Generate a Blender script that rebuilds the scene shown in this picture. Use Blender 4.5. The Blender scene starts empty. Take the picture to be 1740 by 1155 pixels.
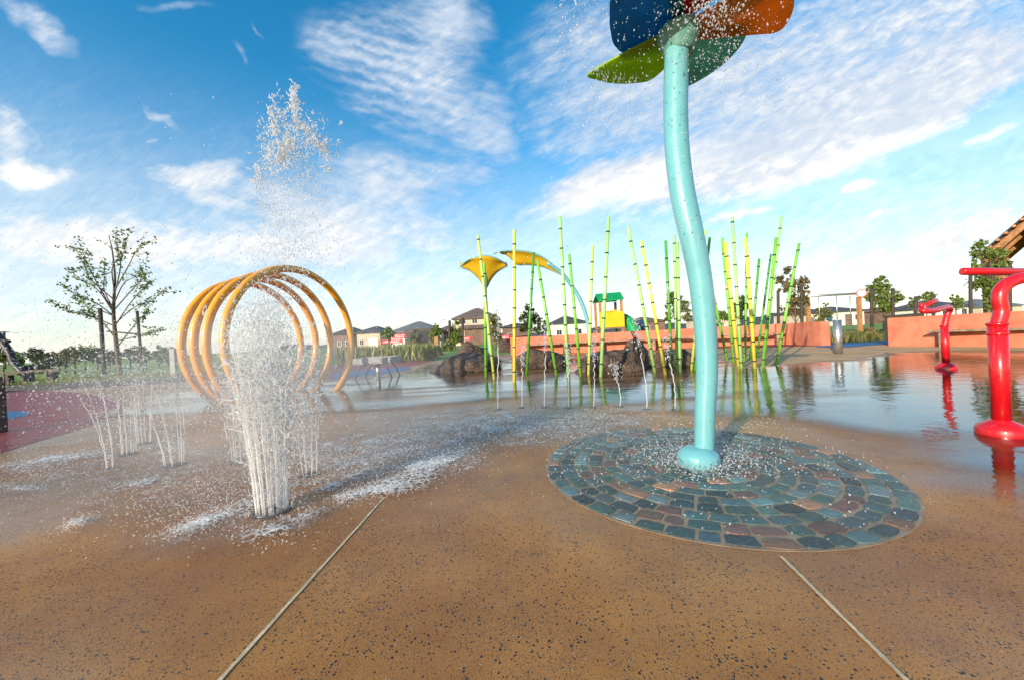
import bpy, bmesh, math, random
import numpy as np
from mathutils import Vector, Matrix
R = math.radians
rnd = random.Random(7)
rng = np.random.default_rng(11)
C = bpy.context.scene.collection
sc = bpy.context.scene

# ------------------------------------------------------------------ survey of the place
F = 637.0; W0 = 1740.0; H0 = 1155.0; EYE = 0.9
ROLL = R(2.9); PIT = 0.0047
_cr, _sr = math.cos(ROLL), math.sin(ROLL)
FWD = Vector((0, math.cos(PIT), -math.sin(PIT)))
UP0 = Vector((0, math.sin(PIT), math.cos(PIT)))
RGT = Vector((1, 0, 0)) * _cr - UP0 * _sr
UPV = Vector((1, 0, 0)) * _sr + UP0 * _cr
CAM = Vector((0, 0, EYE))
def ray(px, py): return FWD + RGT * ((px - W0 / 2) / F) + UPV * ((H0 / 2 - py) / F)
def at(px, py, z=0.0):
    d = ray(px, py); t = (z - EYE) / d.z
    return CAM + d * t
def atY(px, py, Y):
    d = ray(px, py); return CAM + d * (Y / d.y)
def ppm(Y): return F / Y

# ------------------------------------------------------------------ linking helpers
def tag(o, label=None, cat=None, group=None, kind=None):
    if label: o['label'] = label
    if cat: o['category'] = cat
    if group: o['group'] = group
    if kind: o['kind'] = kind
    return o
def empty(name, loc, label, cat, group=None, rz=0):
    o = bpy.data.objects.new(name, None); C.objects.link(o)
    o.location = loc; o.rotation_euler = (0, 0, rz); o.empty_display_size = .1
    return tag(o, label, cat, group)
def link(name, me, mats, parent=None):
    o = bpy.data.objects.new(name, me); C.objects.link(o)
    for m in (mats if isinstance(mats, (list, tuple)) else [mats]): me.materials.append(m)
    if parent is not None: o.parent = parent
    return o

class MB:
    """collects shapes; build() links them as one mesh object"""
    def __init__(s, org=(0, 0, 0)):
        s.v = []; s.f = []; s.m = []; s.sm = []; s.org = Vector(org)
    def add(s, vs, fs, mi=0, smooth=False):
        b = len(s.v); s.v += [Vector(v) - s.org for v in vs]
        s.f += [[b + i for i in f] for f in fs]; s.m += [mi] * len(fs); s.sm += [smooth] * len(fs)
    def box(s, lo, hi, mi=0, rz=0, c=None):
        x0, y0, z0 = lo; x1, y1, z1 = hi
        vs = [Vector(p) for p in ((x0,y0,z0),(x1,y0,z0),(x1,y1,z0),(x0,y1,z0),(x0,y0,z1),(x1,y0,z1),(x1,y1,z1),(x0,y1,z1))]
        if rz:
            c = Vector(c if c else ((x0+x1)/2, (y0+y1)/2, 0)); M = Matrix.Rotation(rz, 3, 'Z')
            vs = [M @ (v - c) + c for v in vs]
        s.add(vs, [(0,3,2,1),(4,5,6,7),(0,1,5,4),(1,2,6,5),(2,3,7,6),(3,0,4,7)], mi)
    def beam(s, a, b, w, h, mi=0, up=(0, 0, 1)):
        a = Vector(a); b = Vector(b); d = (b - a).normalized(); up = Vector(up)
        if abs(d.dot(up)) > .98: up = Vector((0, 1, 0))
        x = d.cross(up).normalized() * w / 2; y = x.cross(d).normalized() * h / 2
        vs = [a-x-y, a+x-y, a+x+y, a-x+y, b-x-y, b+x-y, b+x+y, b-x+y]
        s.add(vs, [(0,3,2,1),(4,5,6,7),(0,1,5,4),(1,2,6,5),(2,3,7,6),(3,0,4,7)], mi)
    def tube(s, pts, rad, n=12, mi=0, cap=True, smooth=True, closed=False):
        pts = [Vector(p) for p in pts]
        if not hasattr(rad, '__len__'): rad = [rad] * len(pts)
        N = len(pts); vs = []; prev = None
        for i, p in enumerate(pts):
            t = (pts[min(i+1, N-1)] - pts[max(i-1, 0)])
            t = t.normalized() if t.length > 1e-9 else Vector((0, 0, 1))
            if prev is None:
                a = Vector((1, 0, 0)) if abs(t.x) < .8 else Vector((0, 1, 0))
                x = (a - t * a.dot(t)).normalized()
            else: x = (prev - t * prev.dot(t)).normalized()
            prev = x; y = t.cross(x)
            for k in range(n):
                q = 2 * math.pi * k / n
                vs.append(p + (x * math.cos(q) + y * math.sin(q)) * rad[i])
        fs = [(i*n+k, i*n+(k+1) % n, (i+1)*n+(k+1) % n, (i+1)*n+k) for i in range(N-1) for k in range(n)]
        s.add(vs, fs, mi, smooth)
        if cap:
            b = len(s.v) - len(vs)
            s.f += [[b + k for k in range(n)][::-1], [b + (N-1)*n + k for k in range(n)]]
            s.m += [mi, mi]; s.sm += [False, False]
    def lathe(s, c, prof, n=32, mi=0, smooth=True):
        c = Vector(c); vs = []
        for r, z in prof:
            for k in range(n):
                q = 2*math.pi*k/n; vs.append(c + Vector((r*math.cos(q), r*math.sin(q), z)))
        N = len(prof)
        fs = [(i*n+k, i*n+(k+1) % n, (i+1)*n+(k+1) % n, (i+1)*n+k) for i in range(N-1) for k in range(n)]
        fs += [list(range(n))[::-1], [(N-1)*n+k for k in range(n)]]
        s.add(vs, fs, mi, smooth)
    def mesh(s, name):
        me = bpy.data.meshes.new(name); me.from_pydata([tuple(v) for v in s.v], [], s.f)
        me.polygons.foreach_set('material_index', s.m); me.polygons.foreach_set('use_smooth', s.sm); me.update()
        return me
    def build(s, name, mats, parent=None, bevel=0, sharp=None):
        me = s.mesh(name)
        if bevel:
            bm = bmesh.new(); bm.from_mesh(me)
            bmesh.ops.remove_doubles(bm, verts=bm.verts, dist=1e-5)
            es = [e for e in bm.edges if len(e.link_faces) == 2 and e.calc_face_angle(0) > .6]
            bmesh.ops.bevel(bm, geom=es, offset=bevel, segments=2, affect='EDGES', clamp_overlap=True)
            bm.to_mesh(me); bm.free()
        if sharp is not None: me.set_sharp_from_angle(angle=sharp)
        o = link(name, me, mats, parent)
        if parent is None: o.location = s.org
        else: o.location = s.org - parent.location if False else (0, 0, 0)
        return o

def spline(pts, k=8):
    pts = [Vector(p) for p in pts]; out = []
    P = [pts[0]*2 - pts[1]] + pts + [pts[-1]*2 - pts[-2]]
    for i in range(1, len(P) - 2):
        a, b, c, d = P[i-1], P[i], P[i+1], P[i+2]
        for j in range(k):
            t = j / k
            out.append(.5*((2*b) + (c-a)*t + (2*a-5*b+4*c-d)*t*t + (3*b-a-3*c+d)*t**3))
    out.append(pts[-1]); return out

def vnoise(x, y, seed=0):
    g = np.random.default_rng(seed).random((256, 256))
    xi = np.floor(x).astype(int); yi = np.floor(y).astype(int); fx = x-xi; fy = y-yi
    fx = fx*fx*(3-2*fx); fy = fy*fy*(3-2*fy); a = lambda i, j: g[(xi+i) % 256, (yi+j) % 256]
    return (a(0,0)*(1-fx)+a(1,0)*fx)*(1-fy)+(a(0,1)*(1-fx)+a(1,1)*fx)*fy

# ------------------------------------------------------------------ materials
class NT:
    def __init__(s, name):
        s.m = bpy.data.materials.new(name); s.m.use_nodes = True; s.t = s.m.node_tree; s.t.nodes.clear()
        s.out = s.n('ShaderNodeOutputMaterial')
    def n(s, t, **kw):
        x = s.t.nodes.new(t)
        for k, v in kw.items(): setattr(x, k, v)
        return x
    def l(s, a, b): s.t.links.new(a, b)
    def math(s, op, a, b=None, clamp=False):
        x = s.n('ShaderNodeMath', operation=op, use_clamp=clamp)
        for i, q in enumerate((a, b)):
            if q is None: continue
            if isinstance(q, (int, float)): x.inputs[i].default_value = q
            else: s.l(q, x.inputs[i])
        return x.outputs[0]
    def mix(s, fac, a, b):
        x = s.n('ShaderNodeMix', data_type='RGBA')
        for i, q in ((0, fac), (6, a), (7, b)):
            if isinstance(q, (int, float)): x.inputs[i].default_value = q
            elif isinstance(q, tuple): x.inputs[i].default_value = (*q, 1) if len(q) == 3 else q
            else: s.l(q, x.inputs[i])
        return x.outputs[2]
    def noise(s, vec, scale, detail=4, rough=.55, dist=0):
        x = s.n('ShaderNodeTexNoise'); x.inputs['Scale'].default_value = scale; x.inputs['Detail'].default_value = detail
        x.inputs['Roughness'].default_value = rough; x.inputs['Distortion'].default_value = dist
        if vec is not None: s.l(vec, x.inputs['Vector'])
        return x.outputs['Fac']
    def ramp(s, fac, lo, hi, a=0.0, b=1.0):
        x = s.n('ShaderNodeMapRange', interpolation_type='SMOOTHSTEP'); s.l(fac, x.inputs[0])
        for i, q in enumerate((lo, hi, a, b)): x.inputs[i+1].default_value = q
        return x.outputs[0]
    def bsdf(s, col, rough, **kw):
        b = s.n('ShaderNodeBsdfPrincipled')
        for k, q in dict([('Base Color', col), ('Roughness', rough)] + list(kw.items())).items():
            if isinstance(q, (int, float)): b.inputs[k].default_value = q
            elif isinstance(q, tuple): b.inputs[k].default_value = (*q, 1)
            else: s.l(q, b.inputs[k])
        return b
    def fin(s, sh): s.l(sh, s.out.inputs[0]); return s.m
    def bump(s, h, strength=.3, dist=.01):
        x = s.n('ShaderNodeBump'); x.inputs['Strength'].default_value = strength; x.inputs['Distance'].default_value = dist
        s.l(h, x.inputs['Height']); return x.outputs[0]

def srgb(r, g, b):
    f = lambda c: (c/255/12.92) if c/255 <= .04045 else ((c/255+.055)/1.055)**2.4
    return (f(r), f(g), f(b))
def simple(name, col, rough=.5, var=.25, scale=3.0, bump=0.0, bscale=20, coat=0.0, metal=0.0, spec=.5):
    t = NT(name); co = t.n('ShaderNodeTexCoord').outputs['Object']
    n1 = t.noise(co, scale, 5); dark = tuple(c*(1-var) for c in col); lite = tuple(min(1, c*(1+var*.6)) for c in col)
    base = t.mix(t.ramp(n1, .3, .7), dark, lite)
    ro = t.ramp(t.noise(co, scale*4, 3), .2, .8, max(.03, rough-.12), min(1, rough+.12))
    kw = {'Metallic': metal, 'Coat Weight': coat, 'Coat Roughness': .08, 'Specular IOR Level': spec}
    if bump: kw['Normal'] = t.bump(t.noise(co, bscale, 6, .65), bump, .02)
    return t.fin(t.bsdf(base, ro, **kw).outputs[0])

def panel(name, col, rough, var, scale, bump=0, bscale=20):
    m = simple(name, col, rough, var, scale, bump, bscale); tr = m.node_tree; pr = [x for x in tr.nodes if x.type == 'BSDF_PRINCIPLED'][0]
    ou = [x for x in tr.nodes if x.type == 'OUTPUT_MATERIAL'][0]; tl = tr.nodes.new('ShaderNodeBsdfTranslucent'); mx = tr.nodes.new('ShaderNodeMixShader'); mx.inputs[0].default_value = .55
    tr.links.new(pr.inputs['Base Color'].links[0].from_socket, tl.inputs[0]); tr.links.new(pr.outputs[0], mx.inputs[1]); tr.links.new(tl.outputs[0], mx.inputs[2]); tr.links.new(mx.outputs[0], ou.inputs[0]); return m
M = {}
def painted(name, col, rough, coat):
    t = NT(name); co = t.n('ShaderNodeTexCoord').outputs['Object']; mp = t.n('ShaderNodeMapping'); mp.inputs['Scale'].default_value = (1, 1, .09); t.l(co, mp.inputs[0])
    b = t.mix(t.ramp(t.noise(co, 5, 5), .3, .7), tuple(c*.9 for c in col), col); chalk = tuple(c*.6+.3 for c in col)
    b = t.mix(t.math('MULTIPLY', t.ramp(t.noise(mp.outputs[0], 22, 5, .65), .56, .74), .3), b, chalk); b = t.mix(t.math('MULTIPLY', t.ramp(t.noise(co, 90, 3, .7), .62, .72), .35), b, chalk)
    return t.fin(t.bsdf(b, t.ramp(t.noise(co, 16, 4), .3, .7, rough-.08, rough+.15), **{'Coat Weight': coat, 'Coat Roughness': .1, 'Normal': t.bump(t.noise(co, 60, 3), .04, .01)}).outputs[0])
M['teal'] = painted('teal_paint', srgb(108, 176, 184), .32, .4)
M['teal_hub'] = simple('green_paint', srgb(96, 150, 142), .45, .12, 5, coat=.1)
M['petal_blue'] = panel('blue_paint', srgb(16, 138, 184), .42, .15, 6, .05, 90)
M['petal_olive'] = panel('olive_paint', srgb(176, 206, 24), .42, .12, 6, .05, 90)
M['petal_grey'] = panel('sage_paint', srgb(124, 190, 168), .42, .12, 6, .05, 90)
M['petal_orange'] = panel('orange_paint', srgb(250, 164, 58), .42, .12, 6, .05, 90)
M['petal_red'] = panel('crimson_paint', srgb(190, 28, 30), .42, .12, 6, .05, 90)
M['hoop'] = simple('amber_paint', srgb(246, 164, 22), .35, .12, 5, coat=.4)
M['red'] = painted('red_paint', srgb(200, 16, 26), .3, .4)
M['steel'] = simple('brushed_steel', (.5, .5, .48), .42, .15, 9, metal=.85)
M['galv'] = simple('galvanised_steel', (.26, .27, .27), .6, .2, 9, metal=.3)
M['dark_steel'] = simple('dark_steel', (.05, .05, .055), .5, .3, 9, metal=.4)
M['black'] = simple('black_ring', (.015, .03, .015), .5, .2)
M['b_light'] = simple('pale_green_bamboo', srgb(166, 216, 128), .4, .15, 2.5, coat=.2)
M['b_green'] = simple('green_bamboo', srgb(122, 190, 62), .4, .18, 2.5, coat=.2)
M['b_dark'] = simple('deep_green_bamboo', srgb(84, 158, 44), .4, .18, 2.5, coat=.2)
M['b_yellow'] = simple('yellow_bamboo', srgb(232, 218, 84), .4, .15, 2.5, coat=.2)
M['b_lime'] = simple('lime_bamboo', srgb(200, 220, 110), .4, .15, 2.5, coat=.2)
t = NT('mustard_fabric'); co = t.n('ShaderNodeTexCoord').outputs['Object']
c = t.mix(t.noise(co, 6, 4), srgb(226, 186, 18), srgb(248, 212, 50)); p = t.bsdf(c, .6)
tl = t.n('ShaderNodeBsdfTranslucent'); t.l(c, tl.inputs[0]); mx = t.n('ShaderNodeMixShader'); mx.inputs[0].default_value = .5
t.l(p.outputs[0], mx.inputs[1]); t.l(tl.outputs[0], mx.inputs[2]); M['canopy'] = t.fin(mx.outputs[0])
M['timber'] = simple('weathered_timber', (.3, .22, .15), .75, .4, 8, .3, 40)
M['timber_red'] = simple('oiled_timber', (.42, .2, .085), .65, .35, 7, .25, 40)
M['stake'] = simple('dark_timber', (.06, .045, .035), .8, .35, 10, .3, 40)
M['play_green'] = simple('green_plastic', (.01, .3, .09), .4, .12)
M['play_yellow'] = simple('yellow_plastic', (.85, .5, .01), .4, .1)
M['play_blue'] = simple('navy_plastic', (.02, .05, .14), .4, .1)
M['roof_brown'] = simple('brown_tiles', (.17, .12, .1), .8, .25, .8, .4, 8)
M['roof_grey'] = simple('grey_tiles', (.15, .17, .18), .8, .25, .8, .4, 8)
M['roof_dark'] = simple('dark_tiles', (.07, .075, .085), .8, .3, .8, .4, 8)
M['w_cream'] = simple('cream_render', (.55, .47, .36), .85, .15, .6)
M['w_brown'] = simple('brown_brick', (.2, .13, .1), .9, .3, 1.2, .3, 9)
M['w_white'] = simple('white_render', (.7, .67, .62), .85, .1, .6)
M['w_dark'] = simple('dark_cladding', (.09, .075, .07), .85, .25, 1.2)
M['win'] = simple('window_glass', (.02, .028, .035), .08, .2, 1, spec=.8)
M['white'] = simple('white_paint', (.78, .78, .76), .5, .06)
M['banner'] = simple('red_banner', (.62, .02, .05), .6, .12)
M['bark'] = simple('bark', (.13, .095, .07), .9, .35, 10, .4, 40)
M['sealant'] = simple('joint_sealant', (.72, .55, .34), .7, .3, 14, .2, 60)

# orange rendered wall with darker vertical streaks
t = NT('orange_render'); co = t.n('ShaderNodeTexCoord').outputs['Object']
mp = t.n('ShaderNodeMapping'); mp.inputs['Scale'].default_value = (2.2, 2.2, .35); t.l(co, mp.inputs[0])
b = t.mix(t.ramp(t.noise(co, 2.5, 6), .3, .7), srgb(186, 108, 82), srgb(204, 130, 102))
b = t.mix(t.math('MULTIPLY', t.ramp(t.noise(mp.outputs[0], 1.6, 4), .58, .75), .35), b, srgb(132, 74, 58))
M['orange_wall'] = t.fin(t.bsdf(b, .8, Normal=t.bump(t.noise(co, 40, 5), .25, .01)).outputs[0])

# ochre exposed-aggregate concrete
t = NT('ochre_aggregate_concrete'); co = t.n('ShaderNodeTexCoord').outputs['Object']
big = t.noise(co, .9, 5, .6); mid = t.noise(co, 5, 6, .65)
base = t.mix(t.ramp(big, .3, .72), srgb(160, 100, 32), srgb(202, 138, 58))
base = t.mix(t.math('MULTIPLY', t.ramp(mid, .35, .75), .45), base, srgb(150, 90, 26))
base = t.mix(t.math('MULTIPLY', t.ramp(t.noise(co, 1.7, 3), .56, .75), .3), base, srgb(206, 160, 104))
fine = t.noise(co, 260, 3, .7)
base = t.mix(t.math('MULTIPLY', t.ramp(fine, .5, .75), .35), base, srgb(124, 78, 36))
def specks(base, scale, rmax, keep, col, seed, clump):
    mp = t.n('ShaderNodeMapping'); mp.inputs['Location'].default_value = (seed, seed*1.7, 0); t.l(co, mp.inputs[0])
    nz = t.n('ShaderNodeTexNoise'); nz.inputs['Scale'].default_value = scale*.8; t.l(mp.outputs[0], nz.inputs['Vector'])
    ad = t.n('ShaderNodeVectorMath', operation='MULTIPLY_ADD'); t.l(nz.outputs['Color'], ad.inputs[0])
    ad.inputs[1].default_value = (.6/scale,)*3; t.l(mp.outputs[0], ad.inputs[2])
    v = t.n('ShaderNodeTexVoronoi'); v.inputs['Scale'].default_value = scale; t.l(ad.outputs[0], v.inputs['Vector'])
    sp = t.n('ShaderNodeSeparateColor'); t.l(v.outputs['Color'], sp.inputs[0])
    cl = t.ramp(t.noise(co, clump, 3), .36, .68, keep*.35, keep)
    on = t.math('LESS_THAN', sp.outputs[0], cl)
    rad = t.math('MULTIPLY', sp.outputs[1], rmax)
    inside = t.ramp(t.math('SUBTRACT', v.outputs['Distance'], t.math('ADD', rad, .06)), -.03, .03, 1, 0)
    m_ = t.math('MULTIPLY', on, inside)
    return t.mix(m_, base, col), m_
base, m1 = specks(base, 92, .38, .8, (.012, .011, .011), 3.1, 2.2)
base, m2 = specks(base, 210, .4, .85, (.03, .022, .018), 9.7, 1.6)
base, m4 = specks(base, 380, .42, .8, (.05, .035, .024), 23.9, 3.1)
base, m3 = specks(base, 95, .22, .2, (.42, .33, .23), 17.3, 2.6)
rough = t.ramp(t.noise(co, 1.1, 5, .6), .35, .7, .3, .55)
hgt = t.math('ADD', t.noise(co, 160, 4, .7), t.math('MULTIPLY', m1, .3))
M['pad'] = t.fin(t.bsdf(base, rough, Normal=t.bump(hgt, .35, .006), **{'Specular IOR Level': .6, 'Coat Weight': t.ramp(t.noise(co, .8, 4, .6),   .5, .72, .0, .4), 'Coat Roughness': .15}).outputs[0])

# dry tan paving beyond the basin
M['tan'] = simple('tan_concrete', srgb(196, 158, 112), .8, .18, 1.2, .2, 60)

# thin sheet of water lying on the pad
t = NT('shallow_water'); co = t.n('ShaderNodeTexCoord').outputs['Object']
at_ = t.n('ShaderNodeAttribute', attribute_name='wet')
mp = t.n('ShaderNodeMapping'); mp.inputs['Scale'].default_value = (1, 1.5, 1); t.l(co, mp.inputs[0])
h = t.math('ADD', t.noise(mp.outputs[0], 3.2, 3, .5, .6), t.math('MULTIPLY', t.noise(mp.outputs[0], 11, 3, .55, .3), .28))
tb_ = t.n('ShaderNodeAttribute', attribute_name='turb').outputs['Fac']
h = t.math('ADD', h, t.math('MULTIPLY', tb_, t.math('ADD', t.math('MULTIPLY', t.noise(co, 14, 3, .6, 1.2), 3.2), t.math('MULTIPLY', t.noise(co, 45, 3, .6, .8), 1.5))))
nrm = t.bump(h, 1.0, .0044)
gl = t.n('ShaderNodeBsdfGlossy'); gl.inputs['Roughness'].default_value = .035; gl.inputs['Color'].default_value = (1, 1, 1, 1)
t.l(nrm, gl.inputs['Normal'])
fr = t.n('ShaderNodeFresnel'); fr.inputs['IOR'].default_value = 1.9
tr = t.n('ShaderNodeBsdfTransparent'); tr.inputs['Color'].default_value = (.97, .96, .94, 1)
tr2 = t.n('ShaderNodeBsdfTransparent')
mx = t.n('ShaderNodeMixShader'); t.l(fr.outputs[0], mx.inputs[0]); t.l(tr.outputs[0], mx.inputs[1]); t.l(gl.outputs[0], mx.inputs[2])
mx2 = t.n('ShaderNodeMixShader'); t.l(at_.outputs['Fac'], mx2.inputs[0]); t.l(tr2.outputs[0], mx2.inputs[1]); t.l(mx.outputs[0], mx2.inputs[2])
M['film'] = t.fin(mx2.outputs[0])

# slate setts, colour per stone
t = NT('wet_slate_setts'); co = t.n('ShaderNodeTexCoord').outputs['Object']
at_ = t.n('ShaderNodeAttribute', attribute_name='Col')
mp = t.n('ShaderNodeMapping'); mp.inputs['Scale'].default_value = (1, 3.2, 1); mp.inputs['Rotation'].default_value = (0, 0, .5); t.l(co, mp.inputs[0])
nz = t.noise(mp.outputs[0], 26, 6, .7)
b = t.mix(t.math('MULTIPLY', t.ramp(nz, .42, .72), .75), at_.outputs['Color'], (.02, .028, .03))
b = t.mix(t.math('MULTIPLY', t.ramp(t.noise(co, 60, 4), .55, .7), .4), b, (.2, .24, .24))
M['sett'] = t.fin(t.bsdf(b, .3, Normal=t.bump(t.math('ADD', nz, t.math('MULTIPLY', t.noise(co, 9, 3), .8)), .8, .014), **{'Specular IOR Level': .6}).outputs[0])
M['mortar'] = simple('mortar', srgb(150, 130, 104), .4, .25, 9, .3, 120)

def rubber(name, a, b_):
    t = NT(name); co = t.n('ShaderNodeTexCoord').outputs['Object']
    c = t.mix(t.ramp(t.noise(co, 130, 2, .8), .4, .62), a, b_)
    c = t.mix(t.math('MULTIPLY', t.ramp(t.noise(co, 1.2, 4), .4, .7), .3), c, a)
    return t.fin(t.bsdf(c, .6, Normal=t.bump(t.noise(co, 150, 2), .3, .006)).outputs[0])
M['rub_red'] = rubber('red_rubber', srgb(128, 44, 46), srgb(160, 70, 66))
M['rub_blue'] = rubber('blue_rubber', srgb(20, 84, 130), srgb(44, 120, 170))
M['mulch'] = simple('bark_mulch', (.16, .105, .075), .9, .5, 9, .6, 50)

t = NT('grassland'); co = t.n('ShaderNodeTexCoord').outputs['Object']
g = t.mix(t.ramp(t.noise(co, .25, 5), .35, .65), (.15, .27, .03), (.27, .40, .06))
g = t.mix(t.ramp(t.noise(co, 9, 5, .7), .35, .7), g, (.11, .19, .025))
g = t.mix(t.math('MULTIPLY', t.ramp(t.noise(co, .05, 3), .52, .7), .6), g, (.24, .19, .09))
M['grass'] = t.fin(t.bsdf(g, .9, Normal=t.bump(t.noise(co, 14, 5), .6, .05)).outputs[0])
M['hill'] = simple('distant_hill', (.07, .085, .1), .95, .2, .01)

def leafmat(name, a, b_):
    t = NT(name); at_ = t.n('ShaderNodeAttribute', attribute_name='tint')
    c = t.mix(at_.outputs['Fac'], a, b_)
    p = t.bsdf(c, .5, **{'Specular IOR Level': .4})
    tl = t.n('ShaderNodeBsdfTranslucent'); t.l(c, tl.inputs[0])
    mx = t.n('ShaderNodeMixShader'); mx.inputs[0].default_value = .3
    t.l(p.outputs[0], mx.inputs[1]); t.l(tl.outputs[0], mx.inputs[2])
    return t.fin(mx.outputs[0])
M['leaf_olive'] = leafmat('olive_leaves', (.07, .1, .025), (.24, .23, .08))
M['leaf_green'] = leafmat('green_leaves', (.06, .12, .02), (.24, .30, .06))
M['leaf_bright'] = leafmat('bright_leaves', (.09, .17, .015), (.26, .32, .04))
M['leaf_dark'] = leafmat('dark_leaves', (.03, .05, .02), (.12, .15, .05))
M['leaf_rust'] = leafmat('rusty_leaves', (.07, .1, .03), (.3, .2, .1))
M['leaf_bloom'] = leafmat('red_blooms', (.05, .05, .02), (.45, .06, .06))
M['reed'] = leafmat('reed_blades', (.1, .14, .02), (.34, .34, .07))

t = NT('basalt'); co = t.n('ShaderNodeTexCoord').outputs['Object']
c = t.mix(t.ramp(t.noise(co, 5, 6, .65), .35, .68), (.035, .024, .018), (.15, .095, .062))
v = t.n('ShaderNodeTexVoronoi'); v.inputs['Scale'].default_value = 26; t.l(co, v.inputs['Vector'])
c = t.mix(t.ramp(v.outputs['Distance'], .12, .3, .7, 0), c, (.012, .01, .009))
M['basalt'] = t.fin(t.bsdf(c, .6, Normal=t.bump(t.math('ADD', t.noise(co, 9, 8, .7), v.outputs['Distance']), .8, .05)).outputs[0])

# water in the air
def watermat(name, foam, trans, col=(.98, .98, .98, 1)):
    t = NT(name)
    gl = t.n('ShaderNodeBsdfGlass'); gl.inputs['IOR'].default_value = 1.33; gl.inputs['Roughness'].default_value = .02
    df = t.n('ShaderNodeBsdfDiffuse'); df.inputs[0].default_value = col
    tl = t.n('ShaderNodeBsdfTranslucent'); tl.inputs[0].default_value = col
    m0 = t.n('ShaderNodeMixShader'); m0.inputs[0].default_value = .4; t.l(df.outputs[0], m0.inputs[1]); t.l(tl.outputs[0], m0.inputs[2])
    m1 = t.n('ShaderNodeMixShader'); m1.inputs[0].default_value = foam; t.l(gl.outputs[0], m1.inputs[1]); t.l(m0.outputs[0], m1.inputs[2])
    tr = t.n('ShaderNodeBsdfTransparent')
    m2 = t.n('ShaderNodeMixShader'); m2.inputs[0].default_value = trans; t.l(m1.outputs[0], m2.inputs[1]); t.l(tr.outputs[0], m2.inputs[2])
    return t.fin(m2.outputs[0])
M['drop'] = watermat('water_drops', .58, .38, (.92, .96, 1, 1))
M['foam'] = watermat('water_foam', .9, .52)
M['strand'] = watermat('water_strand', .82, .5)

# ------------------------------------------------------------------ instancing into one mesh with numpy
def raw_mesh(name, verts, faces, smooth=True):
    me = bpy.data.meshes.new(name); k = faces.shape[1]
    me.vertices.add(len(verts)); me.vertices.foreach_set('co', verts.astype(np.float32).ravel())
    me.loops.add(faces.size); me.loops.foreach_set('vertex_index', faces.astype(np.int32).ravel())
    me.polygons.add(len(faces))
    me.polygons.foreach_set('loop_start', np.arange(0, faces.size, k, dtype=np.int32))
    me.polygons.foreach_set('use_smooth', np.full(len(faces), smooth))
    me.update(calc_edges=True); me.validate(); return me
_ph = (1+5**.5)/2
ICO_V = np.array([(-1,_ph,0),(1,_ph,0),(-1,-_ph,0),(1,-_ph,0),(0,-1,_ph),(0,1,_ph),(0,-1,-_ph),(0,1,-_ph),(_ph,0,-1),(_ph,0,1),(-_ph,0,-1),(-_ph,0,1)])/math.hypot(1,_ph)
ICO_F = np.array([(0,11,5),(0,5,1),(0,1,7),(0,7,10),(0,10,11),(1,5,9),(5,11,4),(11,10,2),(10,7,6),(7,1,8),(3,9,4),(3,4,2),(3,2,6),(3,6,8),(3,8,9),(4,9,5),(2,4,11),(6,2,10),(8,6,7),(9,8,1)])
def drops_mesh(name, P, rad, stretch=None, axis=None):
    """P (n,3) centres, rad (n,), stretch (n,) elongation along axis (n,3)"""
    n = len(P); V = np.repeat(ICO_V[None], n, 0) * rad[:, None, None]
    V = V * (1 + .35*(np.random.default_rng(n).random((n, 12, 1))-.5))
    if stretch is not None:
        ax = axis/np.linalg.norm(axis, axis=1, keepdims=True)
        d = (V*ax[:, None]).sum(-1, keepdims=True); V = V + d*ax[:, None]*(stretch[:, None, None]-1)
    V = (V + P[:, None]).reshape(-1, 3)
    Fc = (ICO_F[None] + (np.arange(n)*12)[:, None, None]).reshape(-1, 3)
    return raw_mesh(name, V, Fc)
def leaves_mesh(name, P, size, seed=0, flat=.0, tint=None, blade=None):
    g = np.random.default_rng(seed); n = len(P)
    a = g.normal(size=(n, 3)); a /= np.linalg.norm(a, axis=1, keepdims=True)
    if blade is not None: a = blade/np.linalg.norm(blade, axis=1, keepdims=True)
    b = g.normal(size=(n, 3)); b -= (b*a).sum(1, keepdims=True)*a; b /= np.linalg.norm(b, axis=1, keepdims=True)
    s = size[:, None]
    w = .42 if blade is None else .06
    V = np.stack([P-a*s*.5, P+b*s*w, P+a*s*.5, P-b*s*w], 1).reshape(-1, 3)
    Fc = np.arange(n*4).reshape(n, 4)
    me = raw_mesh(name, V, Fc, False)
    tn = g.random(n) if tint is None else tint
    at_ = me.attributes.new('tint', 'FLOAT', 'POINT'); at_.data.foreach_set('value', np.repeat(tn, 4).astype(np.float32))
    return me

# ------------------------------------------------------------------ the ground
def sheet(name, pts, z, mat, smooth_k=0, kind='structure', thick=0):
    P = [Vector((p[0], p[1], 0)) for p in pts]
    if smooth_k:
        Q = P + [P[0], P[1], P[2]]; out = spline(Q, smooth_k); P = out[smooth_k:smooth_k*(len(P)+1)]
    bm = bmesh.new(); vs = [bm.verts.new((p.x, p.y, z)) for p in P]; f = bm.faces.new(vs)
    if f.normal.z < 0: f.normal_flip()
    bm.normal_update()
    if f.normal.z < 0: f.normal_flip()
    bmesh.ops.triangulate(bm, faces=bm.faces[:])
    me = bpy.data.meshes.new(name); bm.to_mesh(me); bm.free()
    o = link(name, me, mat); o['kind'] = kind; return o
sheet('ground', [(-2500, -60), (2500, -60), (2500, 3000), (-2500, 3000)], -.012, M['grass'])
g2 = lambda px, py: tuple(at(px, py))[:2]
pad_pts = [(-26, -4), (26, -4), (26, 13.2), (13.4, 14.6), (11.6, 15.3), (6, 20.5), (-2, 21.5), (-4, 17.5), (-9, 15.4), (-26, 15.3)]
sheet('splash_pad', pad_pts, 0, M['pad'])
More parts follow.
